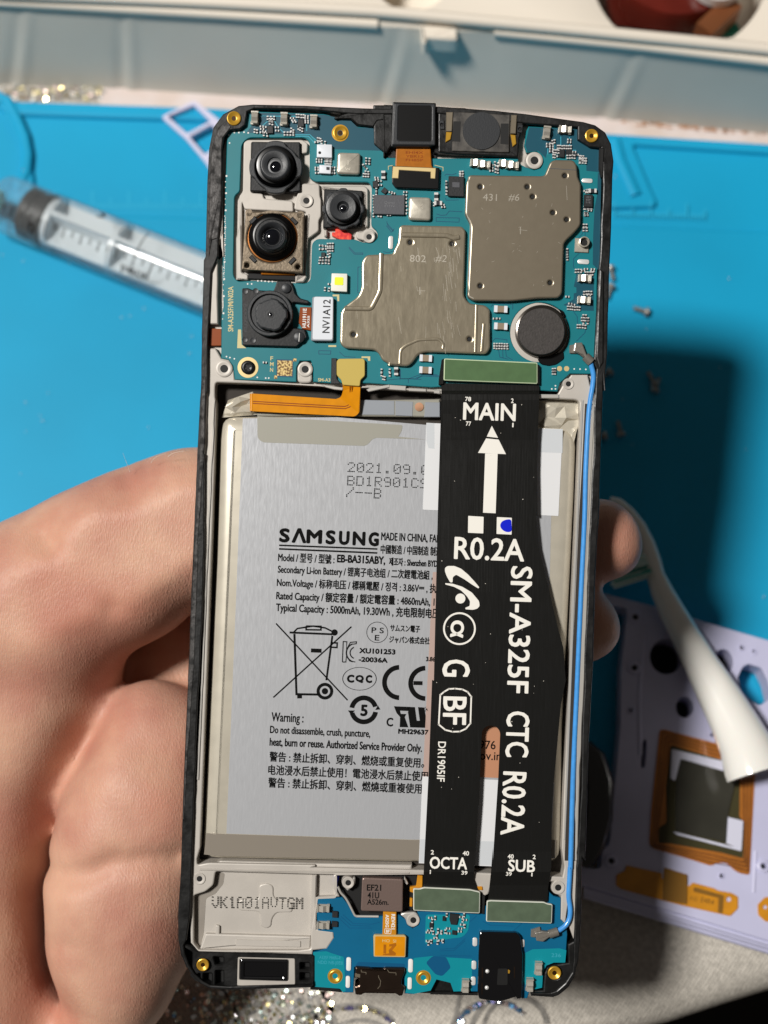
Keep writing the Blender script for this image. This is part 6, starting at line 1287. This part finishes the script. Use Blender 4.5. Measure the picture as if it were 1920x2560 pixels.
# ------------------------------------------------------------------ the hand that holds the phone
def nets(F, org, h):
    nx, ny, nz = F.shape; S = F < 0
    cnt = np.zeros((nx-1, ny-1, nz-1)); acc = np.zeros((nx-1, ny-1, nz-1, 3))
    for ax in range(3):
        sl0 = [slice(None)]*3; sl1 = [slice(None)]*3; sl0[ax] = slice(0, -1); sl1[ax] = slice(1, None)
        a, b = F[tuple(sl0)], F[tuple(sl1)]; cr = (a < 0) != (b < 0); t = np.where(cr, a / np.where(cr, a - b, 1), 0)
        o1, o2 = [i for i in range(3) if i != ax]
        for d1 in (0, 1):
            for d2 in (0, 1):
                s = [None]*3; s[ax] = slice(None); s[o1] = slice(d1, F.shape[o1]-1+d1); s[o2] = slice(d2, F.shape[o2]-1+d2)
                c = cr[tuple(s)]; tt = t[tuple(s)]; cnt += c
                acc[..., ax] += np.where(c, tt, 0); acc[..., o1] += c * d1; acc[..., o2] += c * d2
    act = cnt > 0; idx = -np.ones(act.shape, int); idx[act] = np.arange(act.sum())
    I = np.argwhere(act); V = (I + acc[act] / cnt[act][:, None]) * h + org
    Q = []
    for ax in range(3):
        sl0 = [slice(None)]*3; sl1 = [slice(None)]*3; sl0[ax] = slice(0, -1); sl1[ax] = slice(1, None)
        cr = S[tuple(sl0)] != S[tuple(sl1)]; o1, o2 = [i for i in range(3) if i != ax]
        E = np.argwhere(cr); E = E[(E[:, o1] > 0) & (E[:, o2] > 0) & (E[:, o1] < F.shape[o1]-1) & (E[:, o2] < F.shape[o2]-1)]
        def g(d1, d2):
            e = E.copy(); e[:, o1] += d1; e[:, o2] += d2; return idx[e[:, 0], e[:, 1], e[:, 2]]
        q = np.stack([g(-1, -1), g(0, -1), g(0, 0), g(-1, 0)], 1)
        inside = S[tuple(sl0)][E[:, 0], E[:, 1], E[:, 2]]; fl = inside if ax != 1 else ~inside
        q[~fl] = q[~fl][:, ::-1]; Q.append(q)
    return V, np.concatenate(Q)
h = .00095
lo_ = np.array([-.150, -.150, .014]); hi_ = np.array([.056, .040, .0755])
gx, gy, gz = [np.arange(lo_[i], hi_[i], h) for i in range(3)]
X, Y, Z = np.meshgrid(gx, gy, gz, indexing='ij')
def cap(a, b, ra, rb, sq=1.0):
    a = np.array(a); b = np.array(b); d = b - a; L = (d*d).sum()
    t = np.clip(((X-a[0])*d[0] + (Y-a[1])*d[1] + (Z-a[2])*d[2]) / L, 0, 1)
    return np.sqrt((X-a[0]-t*d[0])**2 + (Y-a[1]-t*d[1])**2 + ((Z-a[2]-t*d[2])/sq)**2) - (ra + (rb-ra)*t)
def ell(c, r, rot=0):
    x, y = X - c[0], Y - c[1]; ca, sa = math.cos(rot), math.sin(rot); u = x*ca + y*sa; v = -x*sa + y*ca; w_ = Z - c[2]
    k = np.sqrt((u/r[0])**2 + (v/r[1])**2 + (w_/r[2])**2); return (k - 1) * min(r)
def smin(a, b, k):
    hh = np.maximum(k - np.abs(a-b), 0) / k; return np.minimum(a, b) - hh*hh*k*.25
def WP(x, y, zmm): v = U(x, y, zmm*.001); return (v.x, v.y, v.z)
TABLE = False
# thumb side: from the wrist up, then under the phone's left edge
D = cap(WP(-160, 1670, 50), WP(120, 1510, 56), .0200, .0168)
D = smin(D, cap(WP(120, 1510, 56), WP(300, 1400, 59), .0168, .0150), .008)
D = smin(D, cap(WP(300, 1400, 59), WP(480, 1312, 60), .0150, .0146), .008)
D = smin(D, cap(WP(480, 1312, 60), WP(700, 1270, 63), .0142, .0108), .004)
palm = cap(WP(95, 1600, 53), WP(60, 1760, 50), .0180, .0185)
palm = smin(palm, cap(WP(60, 1760, 50), WP(-50, 2080, 46), .0170, .0150), .006)
palm = smin(palm, cap(WP(-60, 2080, 46), WP(-80, 2700, 50), .0150, .0170), .010)
D = smin(D, palm, .003)
low = cap(WP(140, 1850, 29), WP(70, 2250, 29), .0130, .0130)
low = smin(low, cap(WP(70, 2250, 29), WP(110, 2700, 46), .0130, .0140), .01)
low = smin(low, cap(WP(160, 1780, 31), WP(480, 1650, 36), .0130, .0120), .008)
low = smin(low, ell(WP(390, 1590, 30), (.0170, .0150, .0080)), .006)
D = smin(D, low, .004)
heel = ell(WP(322, 2160, 56), (.0175, .0360, .0165), math.radians(-11))
heel = smin(heel, cap(WP(330, 2200, 55), WP(272, 2540, 52), .013, .0075), .008)
heel = smin(heel, cap(WP(375, 1990, 56), WP(405, 1890, 54), .0120, .0100), .010)
D = smin(D, heel, .0045)
# the four fingers run under the phone, two tips show past its right edge
fing = [((440, 1560), (900, 1480), (1330, 1400), .0092), ((450, 1640), (1000, 1440), (1500, 1352), .0089), ((440, 1760), (980, 1620), (1446, 1563), .0086), ((430, 1880), (900, 1800), (1330, 1760), .0080)]
for i, (p0, p1, p2, r) in enumerate(fing):
    zt3 = 73.6 - r*1000
    if i in (1,): zt3 = 73.9 - r * 1000
    f = smin(cap(WP(*p0, 33), WP(*p1, 52), r*1.15, r*1.05), cap(WP(*p1, 52), WP(*p2, zt3), r*1.05, r*.92), .004)
    D = smin(D, f, .004)
# creases
def groove(pts, dep, wid):
    G = np.full(X.shape, 1e3)
    for (a, b) in zip(pts[:-1], pts[1:]):
        a = U(*a, .06); b = U(*b, .06); d = b - a; L = d.x**2 + d.y**2; t = np.clip(((X-a.x)*d.x + (Y-a.y)*d.y) / L, 0, 1)
        G = np.minimum(G, np.sqrt((X-a.x-t*d.x)**2 + (Y-a.y-t*d.y)**2))
    return dep * np.exp(-(G/wid)**2)
D += groove(cT((340, 790), (540, 780), (760, 730), (930, 640), (1330, 640)), .0016, .0022) * (Z > .045)
D += groove(cT((390, 1290), (620, 1260)), .0004, .0012) * (Z > .045)
D += groove([(205, 1850), (118, 1990), (78, 2100), (68, 2200), (100, 2375), (165, 2530)], .0019, .0045) * (Z > .03)
D += groove([(345, 1640), (300, 1680), (255, 1760), (205, 1850)], .0006, .0050) * (Z > .03)
D += groove([(330, 1180), (352, 1235)], .0005, .0010) * (Z > .05) + groove([(372, 1165), (392, 1225)], .0005, .0009) * (Z > .05) + groove([(410, 1165), (440, 1225)], .0004, .0009) * (Z > .05) + groove([(170, 1290), (240, 1340)], .0004, .0010) * (Z > .05)
D += groove([(150, 1345), (172, 1366), (240, 1440), (310, 1500)], .0012, .0022) * (Z > .045)
D += groove(cS((900, 640), (1000, 470), (1060, 430)), .0005, .0015) * (Z > .045)
D += groove(cS((560, 700), (620, 840)), .0005, .0018) * (Z > .045)
D += .0004 * np.sin(X*310 + Y*150) * np.sin(Y*260 - X*90)
D += groove(cT((180, 0), (200, 500), (130, 900)), .0030, .0060) * (Z > .03) * 0
D = np.maximum(D, Z - .0738 + .0006 * 0)                  # skin pressed flat against the phone's underside
V, Q = nets(D, lo_, h)
me = bpy.data.meshes.new('hand'); me.from_pydata(V.tolist(), [], Q.tolist()); me.materials.append(MATS['skin'])
bm = bmesh.new(); bm.from_mesh(me)
for _ in range(3): bmesh.ops.smooth_vert(bm, verts=bm.verts, factor=.5, use_axis_x=True, use_axis_y=True, use_axis_z=True)
bmesh.ops.recalc_face_normals(bm, faces=bm.faces); bm.to_mesh(me); bm.free()
me.polygons.foreach_set('use_smooth', [True]*len(me.polygons))
ho = bpy.data.objects.new('hand', me); COL.objects.link(ho)
tag(ho, 'bare left hand holding the opened phone from below, fingertips past its right edge', 'hand')

mb = MB(); random.seed(4)
for (x, y, z, dx, dy) in [(325, 1180, .069, -18, -48), (378, 1157, .070, 12, -34), (240, 1222, .067, -22, -14), (420, 1142, .071, 16, -22), (120, 1285, .064, -20, -12)]:
    P = []
    for k in range(9):
        t = k / 8; P.append(U(x + dx*t, y + dy*t*(1 - .35*t*(1 if dx > 0 else 0)), z + .002*t))
        if dx > 0: P[-1].x += .0018*t*t
    mb.tube(P, [.00005*(1 - .7*k/8) for k in range(9)], 5)
hr = mb.build('fine_hair', 'dust'); hr.parent = ho; hr['kind'] = 'stuff'
# ------------------------------------------------------------------ set the phone and the hand into the tilted photographer's frame
bpy.data.objects.remove(TO)
for o in (ph, ho):
    o.matrix_basis = PHONE_M @ Matrix.Translation(o.location)
